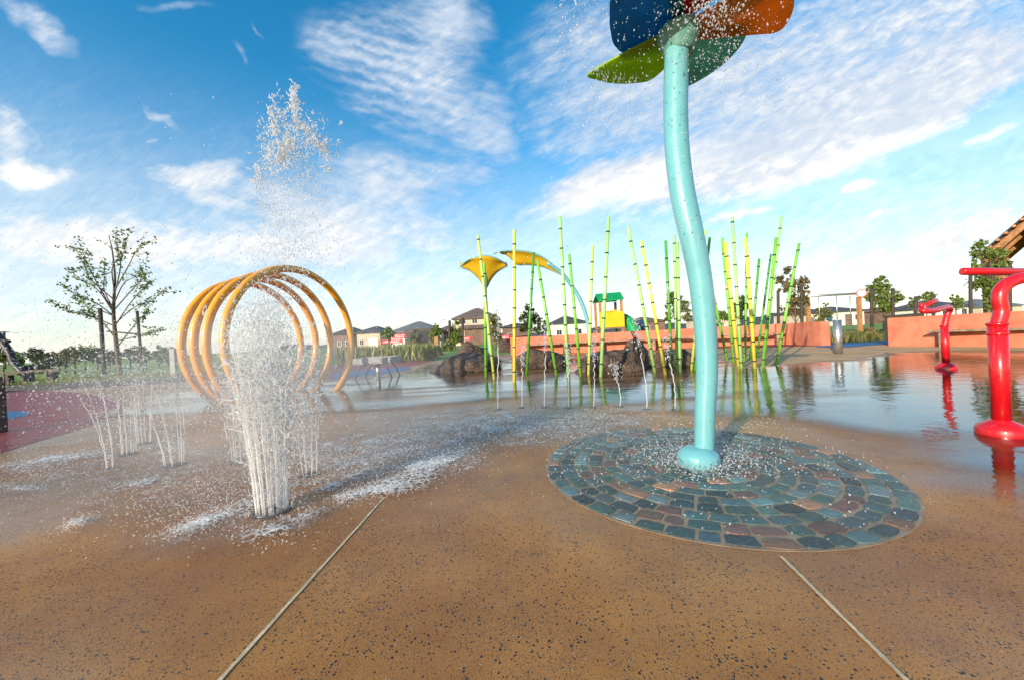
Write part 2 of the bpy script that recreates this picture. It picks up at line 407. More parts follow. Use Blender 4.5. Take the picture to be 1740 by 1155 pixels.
# dry tan paving between the basin and the walls on the right
sheet('paving', [g2(1290, 626), g2(1345, 618), g2(1400, 613), g2(1450, 611), g2(1500, 601), g2(1560, 597), g2(1650, 595), g2(1740, 596), g2(1880, 596), g2(1880, 586), (13.2, 13.2), (12.6, 13.4), (11.7, 14.6), (9.6, 16), (7.6, 17.2)], .004, M['tan'])
sheet('mulch_bed', [(-26, 12.2), (-16, 11.9), (-11.5, 12.3), (-9.8, 13.6), (-9.4, 15.25), (-26, 15.2)], .004, M['mulch'])
sheet('rubber_surface', [g2(-260, 700), g2(-60, 668), g2(60, 664), g2(140, 668), g2(196, 684), g2(202, 700), g2(150, 724), g2(70, 748), g2(0, 769), g2(-120, 800), g2(-330, 800)], .004, M['rub_red'], 5)
sheet('blue_patch', [g2(-120, 706), g2(-20, 699), g2(40, 699), g2(48, 704), g2(20, 711), g2(-40, 716), g2(-120, 718)], .008, M['rub_blue'], 5)
sheet('red_path', [g2(480, 640), g2(560, 622), g2(640, 611), g2(700, 604), g2(742, 603), g2(738, 610), g2(700, 622), g2(640, 634), g2(560, 645)], .004, M['rub_red'], 5)
sheet('blue_path', [g2(560, 641), g2(590, 632), g2(640, 628), g2(688, 624), g2(698, 627), g2(660, 634), g2(600, 640)], .008, M['rub_blue'], 5)
sheet('rubber_path', [(9.0, 17.0), (11.4, 14.75), (12.7, 13.45), (14.2, 12.9), (15.5, 16), (12.5, 17.8), (9.6, 18)], .012, M['rub_red'])
sheet('blue_circle', [g2(1385, 589), g2(1420, 583), g2(1470, 580), g2(1509, 579), g2(1512, 583), g2(1470, 588), g2(1430, 590.5)], .016, M['rub_blue'], 5)
def joint(name, a, b, w=.0064):
    a = Vector((*g2(*a), 0)); b = Vector((*g2(*b), 0)); d = (b-a).normalized(); n = Vector((-d.y, d.x, 0))*w
    N = 40; L = []; Rr = []
    for i in range(N+1):
        p = a+(b-a)*i/N; L.append(p+n*(.8+.4*rnd.random())); Rr.append(p-n*(.8+.4*rnd.random()))
    sheet(name, [(q.x, q.y) for q in L+Rr[::-1]], .003, M['sealant'])
joint('joint_line', (652, 846), (300, 1238)); joint('joint_line', (1327, 945), (1600, 1215))
joint('joint_line', (650, 700), (300, 716), .008)

# shallow water
wp = [(170, 712), (420, 716), (540, 702), (660, 698), (880, 688), (1050, 694), (1210, 704), (1330, 708), (1440, 740), (1560, 806), (1660, 850), (1760, 880), (2300, 800), (1900, 606), (1740, 600), (1600, 600), (1530, 601), (1480, 609), (1430, 615), (1360, 621), (1300, 626), (1180, 614), (1110, 606), (960, 608), (872, 600), (745, 606), (735, 618), (640, 640), (560, 652), (300, 668), (210, 690)]
PW = np.array([g2(*p) for p in wp])
xs = np.arange(-11, 14.5, .09); ys = np.arange(1.6, 15.5, .09)
GX, GY = np.meshgrid(xs, ys); q = np.stack([GX.ravel(), GY.ravel()], 1)
ins = np.zeros(len(q), bool); dmin = np.full(len(q), 1e9)
for i in range(len(PW)):
    a = PW[i]; b = PW[(i+1) % len(PW)]; e = b-a
    c = ((a[1] > q[:, 1]) != (b[1] > q[:, 1])); x = (b[0]-a[0])*(q[:, 1]-a[1])/(b[1]-a[1]+1e-12)+a[0]
    ins ^= c & (q[:, 0] < x)
    tt = np.clip(((q-a)@e)/(e@e), 0, 1); dmin = np.minimum(dmin, np.linalg.norm(q-(a+tt[:, None]*e), axis=1))
sd = np.where(ins, dmin, -dmin)
nz = (vnoise(q[:, 0]*.9+40, q[:, 1]*1.3+40, 3)-.5)*.8+(vnoise(q[:, 0]*3+9, q[:, 1]*4+9, 4)-.5)*.35
wet = np.clip((sd+nz*1.1+.25)/(.55+.5*np.clip(6-q[:, 1], 0, 3)/3), 0, 1); wet = wet*wet*(3-2*wet)
pn = np.clip((vnoise(q[:, 0]*.45+20, q[:, 1]*1.5+20, 8)*.65+vnoise(q[:, 0]*1.3+5, q[:, 1]*4+5, 9)*.35-.3)/.3, 0, 1); wk = np.clip((5.2-q[:, 0])/2.5, 0, 1); wet = wet*(1-wk*.72*(1-pn))
P3 = np.c_[q, np.zeros(len(q))]-np.array(CAM); fx_ = P3@np.array(FWD); px_ = W0/2+F*(P3@np.array(RGT))/fx_; py_ = H0/2-F*(P3@np.array(UPV))/fx_
turb = np.zeros(len(q))
for x, y, rx, ry, an in ((330, 800, 430, 85, -.05), (640, 775, 230, 62, -.2), (880, 732, 220, 30, -.03), (440, 890, 200, 40, -.2)):
    a_ = ((px_-x)*math.cos(an)+(py_-y)*math.sin(an))/rx; b_ = (-(px_-x)*math.sin(an)+(py_-y)*math.cos(an))/ry; turb = np.maximum(turb, np.exp(-(a_*a_+b_*b_)*1.3))
turb *= np.clip(.35+1.1*(vnoise(q[:, 0]*1.6+30, q[:, 1]*1.6+30, 12)-.1), 0, 1.2); wet = np.maximum(wet, np.clip(turb*.7, 0, .36))
nx, ny = len(xs), len(ys); idx = np.arange(nx*ny).reshape(ny, nx)
quads = np.stack([idx[:-1, :-1], idx[:-1, 1:], idx[1:, 1:], idx[1:, :-1]], -1).reshape(-1, 4)
quads = quads[(wet[quads].max(1) > .01)]
used = np.unique(quads); rm = -np.ones(nx*ny, int); rm[used] = np.arange(len(used))
me = raw_mesh('water', np.c_[q[used], np.full(len(used), .02)], rm[quads], True)
a_ = me.attributes.new('wet', 'FLOAT', 'POINT'); a_.data.foreach_set('value', wet[used].astype(np.float32))
a_ = me.attributes.new('turb', 'FLOAT', 'POINT'); a_.data.foreach_set('value', np.clip(turb[used], 0, 1).astype(np.float32))
o = link('water', me, M['film']); o['kind'] = 'structure'

# hills
mb = MB(); N = 60; prof = []
for i in range(N+1):
    x = -900+2600*i/N; h_ = 16+26*math.exp(-((x-1050)/330)**2)+14*math.exp(-((x-300)/220)**2)+5*math.sin(i*1.3)+3*math.sin(i*2.9)
    prof.append((x, h_))
vs = []; fs = []
for i, (x, h_) in enumerate(prof): vs += [(x, 1300, -1), (x, 1450, h_), (x, 1700, -1)]
for i in range(N):
    for k in range(2): fs.append((i*3+k, (i+1)*3+k, (i+1)*3+k+1, i*3+k+1))
mb.add(vs, fs, 0, True); mb.build('hills', M['hill'])['kind'] = 'structure'

# ------------------------------------------------------------------ paved circle
cc = at(1187, 789); CR = 1.138*EYE
root = empty('paving_circle', cc, 'round bed of dark slate setts ringed around the foot of the tall teal flower pole', 'stone paving')
mb = MB(); mb.lathe((0, 0, 0), [(CR-.012, -.01), (CR-.012, .0018), (CR-.014, .002)], 96, smooth=False); mb.build('mortar_bed', M['mortar'], root)
bm = bmesh.new(); cl = bm.loops.layers.color.new('Col')
pal = [srgb(78, 122, 130), srgb(100, 142, 148), srgb(62, 98, 110), srgb(86, 128, 124), srgb(112, 134, 140), srgb(146, 112, 102), srgb(128, 104, 98), srgb(74, 114, 134), srgb(160, 132, 106)]
r1 = CR-.018; ring = 0
while r1 > .16:
    dr = .094 + rnd.uniform(-.005, .006); r0 = r1-dr; n = max(6, int(round(2*math.pi*(r0+r1)/2/.128))); off = rnd.random()*6
    cuts = [off+2*math.pi*(k+rnd.uniform(-.16, .16))/n for k in range(n)]; cuts.append(cuts[0]+2*math.pi)
    for k in range(n):
        a0, a1 = cuts[k], cuts[k+1]; g_ = .0068/((r0+r1)/2); a0 += g_*rnd.uniform(.6, 1.5); a1 -= g_*rnd.uniform(.6, 1.5)
        ri = r0+.007*rnd.uniform(.3, 1.6); ro = r1-.007*rnd.uniform(.3, 1.6); pts = []
        NS = 4
        for j in range(NS+1): pts.append((ro+rnd.uniform(-.004, .004)-(.008 if j in (0, NS) else 0), a0+(a1-a0)*j/NS))
        for j in range(NS+1): pts.append((ri+rnd.uniform(-.004, .004)+(.008 if j in (0, NS) else 0), a1-(a1-a0)*j/NS))
        hz = .0055+rnd.uniform(-.0015, .002); tx, ty = rnd.uniform(-.02, .02), rnd.uniform(-.02, .02)
        cx = sum(p[0]*math.cos(p[1]) for p in pts)/len(pts); cy = sum(p[0]*math.sin(p[1]) for p in pts)/len(pts)
        lo = []; hi = []
        for p in pts:
            x, y = p[0]*math.cos(p[1]), p[0]*math.sin(p[1])
            lo.append(bm.verts.new((x, y, .0)))
            xi, yi = cx+(x-cx)*.95, cy+(y-cy)*.95
            hi.append(bm.verts.new((xi, yi, hz+(xi-cx)*tx+(yi-cy)*ty)))
        ce = bm.verts.new((cx, cy, hz+.003)); L = len(pts); fc = []
        for j in range(L):
            fc.append(bm.faces.new((lo[j], lo[(j+1) % L], hi[(j+1) % L], hi[j])))
            fc.append(bm.faces.new((hi[j], hi[(j+1) % L], ce)))
        c = rnd.choice(pal[:5] if rnd.random() < .84 else pal[5:]); s_ = rnd.uniform(.7, 1.25); lum = sum(c)/3; c = tuple((q_*.6+lum*.4)*s_*m_c for q_, m_c in zip(c, (2.0, 1.92, 1.86)))
        for f in fc:
            f.smooth = False
            for lp in f.loops: lp[cl] = (*c, 1)
    r1 = r0; ring += 1
bmesh.ops.recalc_face_normals(bm, faces=bm.faces[:])
me = bpy.data.meshes.new('setts'); bm.to_mesh(me); bm.free()
link('sett_surface', me, M['sett'], root)

# ------------------------------------------------------------------ flower sprinkler
D0 = cc.y
fl = empty('flower_sprinkler', cc, 'tall teal S-curved pole topped by a giant multicoloured metal flower dripping water', 'water feature')
fl_o = Vector(cc)
mb = MB(fl_o); mb.lathe(fl_o, [(.128, .0), (.131, .02), (.131, .06), (.124, .08), (.09, .108), (.066, .122)], 48); mb.build('base_flange', M['teal'], fl)
pp = [(1197, 775, 0), (1198, 700, 0), (1201, 620, -.01), (1197, 540, -.02), (1189, 470, -.03), (1175, 400, -.04), (1160, 330, -.03), (1151, 260, -.01), (1148, 190, 0), (1149, 120, .0), (1151, 70, .0), (1152, 40, .0)]
path = [atY(x, y, D0+d) for x, y, d in pp]; path[0].z = .09
path = spline(path, 8)
mb = MB(fl_o); mb.tube(path, [.061+.015*min(1, i/(len(path)*.5)) for i in range(len(path))], 32); mb.build('pole', M['teal'], fl)
top = path[-1]
hubc = Vector((1.29*EYE, 2.70*EYE, 0)); zt = 1+ (3.2-1); zt = 3.2*EYE
hz0 = top.z
mb = MB(fl_o); hc = Vector((top.x, top.y, 0))
mb.lathe(hc, [(.081, zt-.17), (.088, zt-.145), (.108, zt-.11), (.125, zt-.07), (.135, zt-.03), (.13, zt-.01), (.08, zt+.03)], 40); mb.build('hub', M['teal_hub'], fl)
def petal(name, mat, outline, dz, label, sag=.06):
    O = [Vector((x, y, 0))*EYE for x, y in outline]
    Q = O+[O[0], O[1], O[2]]; S = spline(Q, 7)[7:7*(len(O)+1)]
    bm = bmesh.new(); ct = sum(S, Vector())/len(S); rings = []
    for k in range(6):
        s_ = 1-k/6
        rr = []
        for p in S:
            qv = ct+(p-ct)*s_; d = qv.length/EYE
            rr.append(bm.verts.new(hc-fl_o+Vector((qv.x, qv.y, zt+dz-sag*d*d+.02*(1-s_)))))
        rings.append(rr)
    c_ = bm.verts.new(hc-fl_o+Vector((ct.x, ct.y, zt+dz-sag*(ct.length/EYE)**2+.022))); L = len(S)
    for k in range(5):
        for j in range(L): bm.faces.new((rings[k][j], rings[k][(j+1) % L], rings[k+1][(j+1) % L], rings[k+1][j]))
    for j in range(L): bm.faces.new((rings[5][j], rings[5][(j+1) % L], c_))
    bmesh.ops.recalc_face_normals(bm, faces=bm.faces[:])
    bmesh.ops.solidify(bm, geom=bm.faces[:], thickness=.012)
    for f in bm.faces: f.smooth = True
    me = bpy.data.meshes.new(name); bm.to_mesh(me); bm.free(); me.set_sharp_from_angle(angle=R(40))
    o = link(name, me, mat, fl); o['label'] = label
petal('petal', M['petal_grey'], [(.04, -.02), (.06, .2), (.1, .43), (.16, .59), (.25, .665), (.38, .6), (.52, .4), (.56, .16), (.48, -.02), (.25, -.04)], 0, 'sage green petal', .02)
petal('petal', M['petal_olive'], [(.02, -.03), (-.14, .05), (-.34, .19), (-.5, .32), (-.585, .415), (-.5, .47), (-.34, .53), (-.16, .545), (0, .5), (.08, .25)], .0, 'olive green pointed petal', .02)
petal('petal', M['petal_blue'], [(.02, 0), (-.1, .14), (-.3, .24), (-.42, .16), (-.48, .05), (-.53, -.1), (-.56, -.3), (-.45, -.48), (-.25, -.45), (-.05, -.2)], .03, 'deep blue petal', .0)
petal('petal', M['petal_orange'], [(0, .0), (.15, .07), (.4, .055), (.62, .045), (.735, .035), (.765, -.04), (.70, -.2), (.56, -.34), (.34, -.34), (.12, -.2)], -.02, 'orange petal', .0)
petal('petal', M['petal_red'], [(0, .0), (.12, -.12), (.3, -.4), (.25, -.68), (0, -.78), (-.2, -.66), (-.24, -.4), (-.1, -.12)], .05, 'crimson petal', .0)

# ------------------------------------------------------------------ hoops
A = (-4.425, 7.798, 1.148, 1.500, 1.2543); Dd = (-5.836, 8.373, 1.140, 1.376, 1.2922)
hl = ['nearest amber spray hoop with the rightmost foot on the wet pad', 'second amber spray hoop just behind the nearest one', 'third amber spray hoop between the second and the farthest hoop', 'farthest amber spray hoop beside the steel bollard, smallest looking of the four']
for k, fr_ in enumerate((0, .40, .69, 1)):
    X, Y, Z, Rr, a = [A[i]+(Dd[i]-A[i])*fr_ for i in range(5)]
    X, Y, Z, Rr = X*EYE, Y*EYE, Z*EYE, Rr*EYE
    a0 = math.asin(Z/Rr)+.06; pts = []
    for i in range(97):
        th = -a0+(math.pi+2*a0)*i/96
        pts.append((X+Rr*math.cos(th)*math.cos(a), Y+Rr*math.cos(th)*math.sin(a), Z+Rr*math.sin(th)))
    ro = empty('spray_hoop', (X, Y, 0), hl[k], 'hoop', 'amber hoops forming a spray tunnel')
    mb = MB((X, Y, 0)); mb.tube(pts, .066, 18); mb.build('tube', M['hoop'], ro)
    for e in (0, -1):
        p = Vector(pts[e]); mb = MB((X, Y, 0)); q_ = Vector((p.x, p.y, 0)); mb.lathe(q_, [(.105, .0), (.105, .02), (.075, .03)], 24); mb.build('foot_plate', M['hoop'], ro)

# ------------------------------------------------------------------ bamboo poles
bam = [
 ((812,400),(840,645),'b_lime','pale yellow bamboo pole leaning left at the left end of the grove'),
 ((823,446),(826,641),'b_green','short upright green bamboo pole crossing the leftmost pale yellow pole'),
 ((874,391),(874,651),'b_yellow','upright yellow bamboo pole standing nearest the small fan canopy'),
 ((907,429),(895,638),'b_dark','short deep green bamboo pole leaning right beside the upright yellow one'),
 ((913,443),(946,638),'b_green','shortest thin green pole leaning left under the arched leaf canopy'),
 ((951,368),(966,642),'b_light','tall pale green bamboo pole in front of the arched canopy stem'),
 ((967,432),(987,640),'b_green','mid green bamboo pole leaning left between the arched canopy stem and a tall pale pole'),
 ((1007,417),(1000,638),'b_lime','slim lime yellow bamboo pole left of the play tower'),
 ((1034,368),(1021,641),'b_light','tall pale green pole leaning right across the yellow play tower'),
 ((1067,384),(1113,633),'b_light','pale green bamboo pole leaning left just right of the play tower'),
 ((1090,410),(1131,637),'b_yellow','yellow bamboo pole leaning left behind the left side of the teal flower pole'),
 ((1131,409),(1142,631),'b_dark','deep green nearly upright bamboo pole left of the teal flower pole'),
 ((1146,400),(1151,628),'b_light','pale green bamboo pole left of its touching twin beside the teal flower pole'),
 ((1151,412),(1156,633),'b_light','pale green bamboo pole right of its touching twin beside the teal flower pole'),
 ((1187,386),(1236,612),'b_green','strongly left-leaning green pole coming out from behind the teal flower pole'),
 ((1199,392),(1175,629),'b_lime','lime yellow pole leaning right, mostly hidden behind the teal flower pole'),
 ((1206,404),(1181,630),'b_dark','deep green pole leaning right, mostly hidden behind the teal flower pole'),
 ((1227,404),(1247,616),'b_green','slim green pole, first one clear to the right of the teal flower pole'),
 ((1232,411),(1255,623),'b_yellow','yellow pole leaning left, next to the slim green pole right of the flower pole'),
 ((1244,370),(1260,626),'b_light','tallest pale green pole in the right hand cluster of the grove'),
 ((1269,396),(1266,613),'b_green','upright green pole crossed by a yellow pole in the right hand cluster'),
 ((1267,405),(1283,627),'b_yellow','yellow pole crossing an upright green pole in the right hand cluster'),
 ((1290,440),(1275,611),'b_dark','short deep green pole leaning right in the right hand cluster'),
 ((1310,432),(1286,609),'b_dark','mid height deep green pole leaning right in the right hand cluster'),
 ((1319,404),(1296,622),'b_green','green pole leaning right, tucked beside the tallest right-leaning pole'),
 ((1328,368),(1297,617),'b_light','tallest right-leaning bamboo pole, its tip above all others near it'),
 ((1358,414),(1319,620),'b_green','right-leaning green bamboo pole at the far right end of the grove'),
]
for (tp, bs, mk, lb) in bam:
    b0 = at(*bs); Yt = b0.y+rnd.uniform(-.35, .35); p1 = atY(*tp, Yt)
    r_ = rnd.uniform(.028, .034)*(1.06 if mk in ('b_light', 'b_yellow') else 1)
    mb = MB(b0); L = (p1-b0).length; mb.tube([b0-(p1-b0).normalized()*.05, b0+(p1-b0)*.5, p1], [r_*1.05, r_, r_*.95], 14)
    d = (p1-b0)/L; s_ = rnd.uniform(.12, .3)
    while s_ < L-.1:
        c = b0+d*s_; mb.tube([c-d*.016, c-d*.009, c+d*.009, c+d*.016], [r_*1.0, r_*1.13, r_*1.13, r_*1.0], 14, mi=1, cap=False); s_ += rnd.uniform(.36, .5)
    o = mb.build('bamboo_pole', [M[mk], M['black']]); tag(o, lb, 'bamboo pole', 'painted bamboo poles on the splash pad')

# ------------------------------------------------------------------ red water cannons
c0 = at(1703, 741)
cn = empty('water_cannon', c0, 'large red pipe water cannon close by at the right edge with a long horizontal handle', 'water cannon', 'red pipe water cannons')
def flange(c, r, mb): mb.lathe(c, [(r, 0), (r*1.01, .015), (r*1.0, .055), (r*.93, .075), (r*.7, .1), (r*.42, .122), (r*.34, .13)], 48)
mb = MB(c0); flange(c0, .132, mb); mb.build('base_flange', M['red'], cn)
Yc = c0.y
jz = atY(1702, 550, Yc).z
mb = MB(c0); mb.tube([c0+Vector((0, 0, .11)), (c0.x, c0.y, jz)], .050, 28); mb.build('lower_post', M['red'], cn)
mb = MB(c0)
for z_ in (jz-.07, jz): mb.tube([(c0.x, c0.y, z_-.012), (c0.x, c0.y, z_-.008), (c0.x, c0.y, z_+.008), (c0.x, c0.y, z_+.012)], [.049, .056, .056, .042], 28)
mb.build('collar', M['red'], cn)
pth = [Vector((c0.x, c0.y, jz-.02)), atY(1701, 530, Yc), atY(1698, 510, Yc), atY(1701, 493, Yc), atY(1716, 480, Yc), atY(1742, 472, Yc), atY(1800, 466, Yc), atY(1850, 463, Yc+.1), atY(1858, 462, Yc+.3), atY(1800, 463, Yc+.5)]
mb = MB(c0); mb.tube(spline(pth, 8), .041, 26); mb.build('upper_pipe', M['red'], cn)
mb = MB(c0); e0 = atY(1634, 461.5, Yc+.6); e1 = atY(1800, 463, Yc+.5); dd = (e0-e1).normalized()
mb.tube([e1, e0-dd*.012, e0-dd*.004, e0], [.033, .033, .031, .024], 24); mb.build('handle_bar', M['red'], cn)

c1 = at(1608, 628)
cn = empty('water_cannon', c1, 'farther red pipe water cannon with a zigzag top, in front of the orange wall', 'water cannon', 'red pipe water cannons')
mb = MB(c1); flange(c1, .132, mb); mb.build('base_flange', M['red'], cn)
Yc = c1.y; jz = atY(1608, 553, Yc).z
mb = MB(c1); mb.tube([c1+Vector((0, 0, .11)), (c1.x, c1.y, jz)], .050, 24); mb.build('lower_post', M['red'], cn)
mb = MB(c1); mb.tube([(c1.x, c1.y, jz-.02), (c1.x, c1.y, jz-.015), (c1.x, c1.y, jz+.005), (c1.x, c1.y, jz+.012)], [.049, .056, .056, .042], 24); mb.build('collar', M['red'], cn)
pth = [Vector((c1.x, c1.y, jz-.02)), atY(1607.5, 543, Yc), atY(1610, 534, Yc), atY(1614, 527, Yc-.03), atY(1612, 522.5, Yc-.1), atY(1603, 524, Yc-.2), atY(1589, 528, Yc-.33), atY(1573, 529, Yc-.4), atY(1566, 527, Yc-.36), atY(1568, 522.5, Yc-.25)]
mb = MB(c1); mb.tube(spline(pth, 8), .042, 22); mb.build('upper_pipe', M['red'], cn)
mb = MB(c1); mb.tube([atY(1565, 523.5, Yc-.3), atY(1590, 510.5, Yc+.1), atY(1591, 510, Yc+.12)], [.035, .035, .03], 20); mb.tube([atY(1566, 524, Yc-.34), atY(1565, 515.5, Yc-.34)], .03, 14)
mb.build('handle_bar', M['red'], cn)

# ------------------------------------------------------------------ leaf canopies
def canopy_surface(rows, org, thick=.03):
    """rows of 3-D points -> thin shell"""
    bm = bmesh.new(); g_ = [[bm.verts.new(Vector(p)-org) for p in r_] for r_ in rows]
    for i in range(len(g_)-1):
        for j in range(len(g_[0])-1):
            bm.faces.new((g_[i][j], g_[i][j+1], g_[i+1][j+1], g_[i+1][j]))
    bmesh.ops.remove_doubles(bm, verts=bm.verts, dist=1e-4); bmesh.ops.recalc_face_normals(bm, faces=bm.faces[:])
    bmesh.ops.solidify(bm, geom=bm.faces[:], thickness=thick)
    for f in bm.faces: f.smooth = True
    return bm
YC = 12.6
b0 = at(834, 616); YC = b0.y if b0.y < 15 else 13.0
b0 = Vector((atY(833, 610, YC).x, YC, 0))
cp = empty('leaf_canopy', b0, 'small mustard fan canopy facing forward on a teal stem', 'canopy', 'mustard leaf canopies with teal rims')
stem = spline([b0, atY(830, 560, YC), atY(826, 510, YC), atY(825, 488, YC-.1), atY(825, 450, YC-.2)], 6)
mb = MB(b0); mb.tube(stem, [.07]*8+[.05]*(len(stem)-8), 14); mb.build('stem', M['teal'], cp)
top_e = [(782, 453, -.1), (795, 442, -.3), (810, 437, -.42), (825, 434.5, -.45), (840, 438, -.42), (852, 444, -.3), (862, 451, -.1)]
bot_e = [(782, 454, -.1), (800, 461, -.05), (815, 475, -.02), (825, 490, 0), (834, 475, -.02), (845, 462, -.05), (862, 452, -.1)]
te = spline([atY(x, y, YC+d) for x, y, d in top_e], 4); be = spline([atY(x, y, YC+d) for x, y, d in bot_e], 4)
rows = [[a+(b-a)*(k/6)+Vector((0, 0, .14*math.sin(math.pi*k/6))) for a, b in zip(te, be)] for k in range(7)]
bm = canopy_surface(rows, b0); me = bpy.data.meshes.new('sail'); bm.to_mesh(me); bm.free(); link('sail', me, M['canopy'], cp)
mb = MB(b0); mb.tube(te, .03, 8); mb.tube(be, .03, 8); mb.build('rim', M['teal'], cp)
b0 = Vector((atY(1004, 612, YC).x, YC, 0))
cp = empty('leaf_canopy', b0, 'larger mustard leaf canopy drooping from a teal stem arched over to the left', 'canopy', 'mustard leaf canopies with teal rims')
stem = spline([b0, atY(1003, 585, YC), atY(998, 545, YC), atY(987, 512, YC), atY(972, 487, YC), atY(954, 464, YC-.1), atY(930, 447, YC-.2)], 6)
mb = MB(b0); mb.tube(stem, .075, 14); mb.build('stem', M['teal'], cp)
top_e = [(838, 432, -.1), (848, 427.5, -.2), (866, 426, -.28), (885, 426.5, -.3), (905, 430, -.28), (925, 439, -.22), (942, 453, -.15), (954, 466, -.1)]
bot_e = [(850, 430, -.05), (862, 434, 0), (872, 443, .02), (880, 450, .03), (900, 450, .02), (920, 453, 0), (938, 460, -.05), (955, 468, -.1)]
te = spline([atY(x, y, YC+d) for x, y, d in top_e], 4); be = spline([atY(x, y, YC+d) for x, y, d in bot_e], 4)
rows = [[a+(b-a)*(k/6)+Vector((0, 0, .1*math.sin(math.pi*k/6))) for a, b in zip(te, be)] for k in range(7)]
bm = canopy_surface(rows, b0); me = bpy.data.meshes.new('sail'); bm.to_mesh(me); bm.free(); link('sail', me, M['canopy'], cp)
mb = MB(b0); mb.tube(te, .03, 8); mb.tube(be, .03, 8); mb.build('rim', M['teal'], cp)

# ------------------------------------------------------------------ boulders
def boulder(x0, x1, yb, yt, label, seed, depth=.6):
    c = at((x0+x1)/2, yb); Y = c.y; wdt = (x1-x0)*Y/F; hgt = atY((x0+x1)/2, yt, Y+wdt*depth*.3).z
    bm = bmesh.new(); bmesh.ops.create_icosphere(bm, subdivisions=4, radius=1)
    from mathutils import noise as mn
    for v in bm.verts:
        p = v.co.copy(); o_ = Vector((seed*3.1, seed*1.7, seed))
        d = 1+.26*mn.noise(p*1.2+o_)+.14*mn.noise(p*2.7+o_)+.1*abs(mn.noise(p*6+o_))+.05*mn.noise(p*14+o_)
        z_ = p.z; p = p*d
        v.co = Vector((p.x*wdt/2*.97, p.y*wdt*depth/2, max(-.05, (p.z*.86+.10)*hgt/1.12)))
    for f in bm.faces: f.smooth = True
    me = bpy.data.meshes.new('boulder'); bm.to_mesh(me); bm.free()
    o = link('boulder', me, M['basalt']); o.location = (c.x, c.y+wdt*depth*.32, 0)
    tag(o, label, 'boulder', 'basalt boulders in the shallow water'); return o
boulder(733, 856, 632, 595, 'long dark basalt boulder in shallow water left of the bamboo grove', 1)
boulder(777, 826, 619, 579, 'pointed dark boulder poking up behind the long left boulder', 2)
boulder(876, 962, 624, 589, 'low brown boulder sitting between the two larger boulders behind the bamboo', 3)
boulder(988, 1112, 632, 588, 'broad basalt boulder in shallow water below the play tower', 4)
boulder(1056, 1106, 616, 572, 'black peaked boulder leaning behind the broad boulder below the play tower', 5)
boulder(1108, 1186, 624, 588, 'brown boulder partly hidden by the teal flower pole', 6)
boulder(845, 872, 598, 577, 'small rounded boulder against the left end of the long orange wall', 7)
boulder(683, 716, 607, 585, 'reddish brown boulder beside the red rubber path', 8)
boulder(722, 752, 604, 584, 'dark boulder by the timber post at the end of the red path', 9)

# ------------------------------------------------------------------ orange walls and benches
def wall_run(name, pts, h, th, label):
    mb = MB((*pts[0][:2], 0)); P = [Vector((p[0], p[1], 0)) for p in pts]; L = []; Rr = []
    for i, p in enumerate(P):
        d = (P[min(i+1, len(P)-1)]-P[max(i-1, 0)]).normalized(); n = Vector((-d.y, d.x, 0)); L.append(p); Rr.append(p+n*th)
    N = len(P); vs = [q+Vector((0, 0, -.05)) for q in L+Rr]+[q+Vector((0, 0, h)) for q in L+Rr]
    fs = []
    for i in range(N-1):
        fs += [(i, i+1, 2*N+i+1, 2*N+i), (N+i+1, N+i, 3*N+i, 3*N+i+1), (2*N+i, 2*N+i+1, 3*N+i+1, 3*N+i)]
    fs += [(N, 0, 2*N, 3*N), (N-1, 2*N-1, 4*N-1, 3*N-1)]
    mb.add(vs, fs); o = mb.build(name, M['orange_wall'], bevel=.015); tag(o, label, 'wall'); return o
wA = Vector((atY(868, 600, 19.6).x, 19.6, 0)); wB = at(1300, 586); wC = at(1396, 588)
pts = [tuple(p) for p in spline([wA, (wA+wB)/2+Vector((.2, .25, 0)), wB, wC], 8)]
wall_run('garden_wall', pts, .93, .35, 'long low orange rendered wall behind the bamboo and boulders')
def bench(name, a, b, h, dep, label, inward):
    a = Vector(a); b = Vector(b); d = (b-a).normalized(); n = Vector((d.y, -d.x, 0))*inward; r_ = empty(name, a, label, 'bench'); L = (b-a).length
    k = 4
    mb = MB(a)
    for i in range(k):
        o_ = n*(.04+dep*(i+.5)/k); mb.beam(a+o_+Vector((0, 0, h)), b+o_+Vector((0, 0, h)), dep/k*.86, .05)
    mb.build('seat', M['timber'], r_, bevel=.006)
    nl = max(2, int(L/1.9)+1)
    for i in range(nl):
        c = a+d*(.25+(L-.5)*i/(nl-1))+n*dep*.55; mb = MB(a); mb.beam(c-n*dep*.3+Vector((0, 0, (h-.03)/2)), c+n*dep*.3+Vector((0, 0, (h-.03)/2)), .12, h-.03-.002); mb.build('leg', M['timber'], r_)
def along(pts, u):
    i = u*(len(pts)-1); k = min(int(i), len(pts)-2); a = Vector(pts[k]); b = Vector(pts[k+1]); return a+(b-a)*(i-k)
bench('wall_bench', along(pts, .04), along(pts, .36), .5, .5, 'long timber bench along the left half of the orange wall, behind the brown boulder', 1)
bench('wall_bench', along(pts, .36)+Vector((.3, 0, 0)), along(pts, .74), .5, .5, 'timber bench along the right half of the orange wall, behind the right bamboo cluster', 1)
w0 = at(1509, 588); w1 = at(1745, 590); w2 = w1+(w1-w0)*1.2+Vector((.6, 0, 0))
wall_run('garden_wall', [tuple(w0), tuple(w0+(w1-w0)*.5), tuple(w1), tuple(w2)], .93, .35, 'orange rendered wall on the right behind the red water cannons')
bb = w0+(w1-w0)*.42
bench('wall_bench', bb, w2, .47, .45, 'grey timber bench fixed in front of the right hand orange wall', 1)

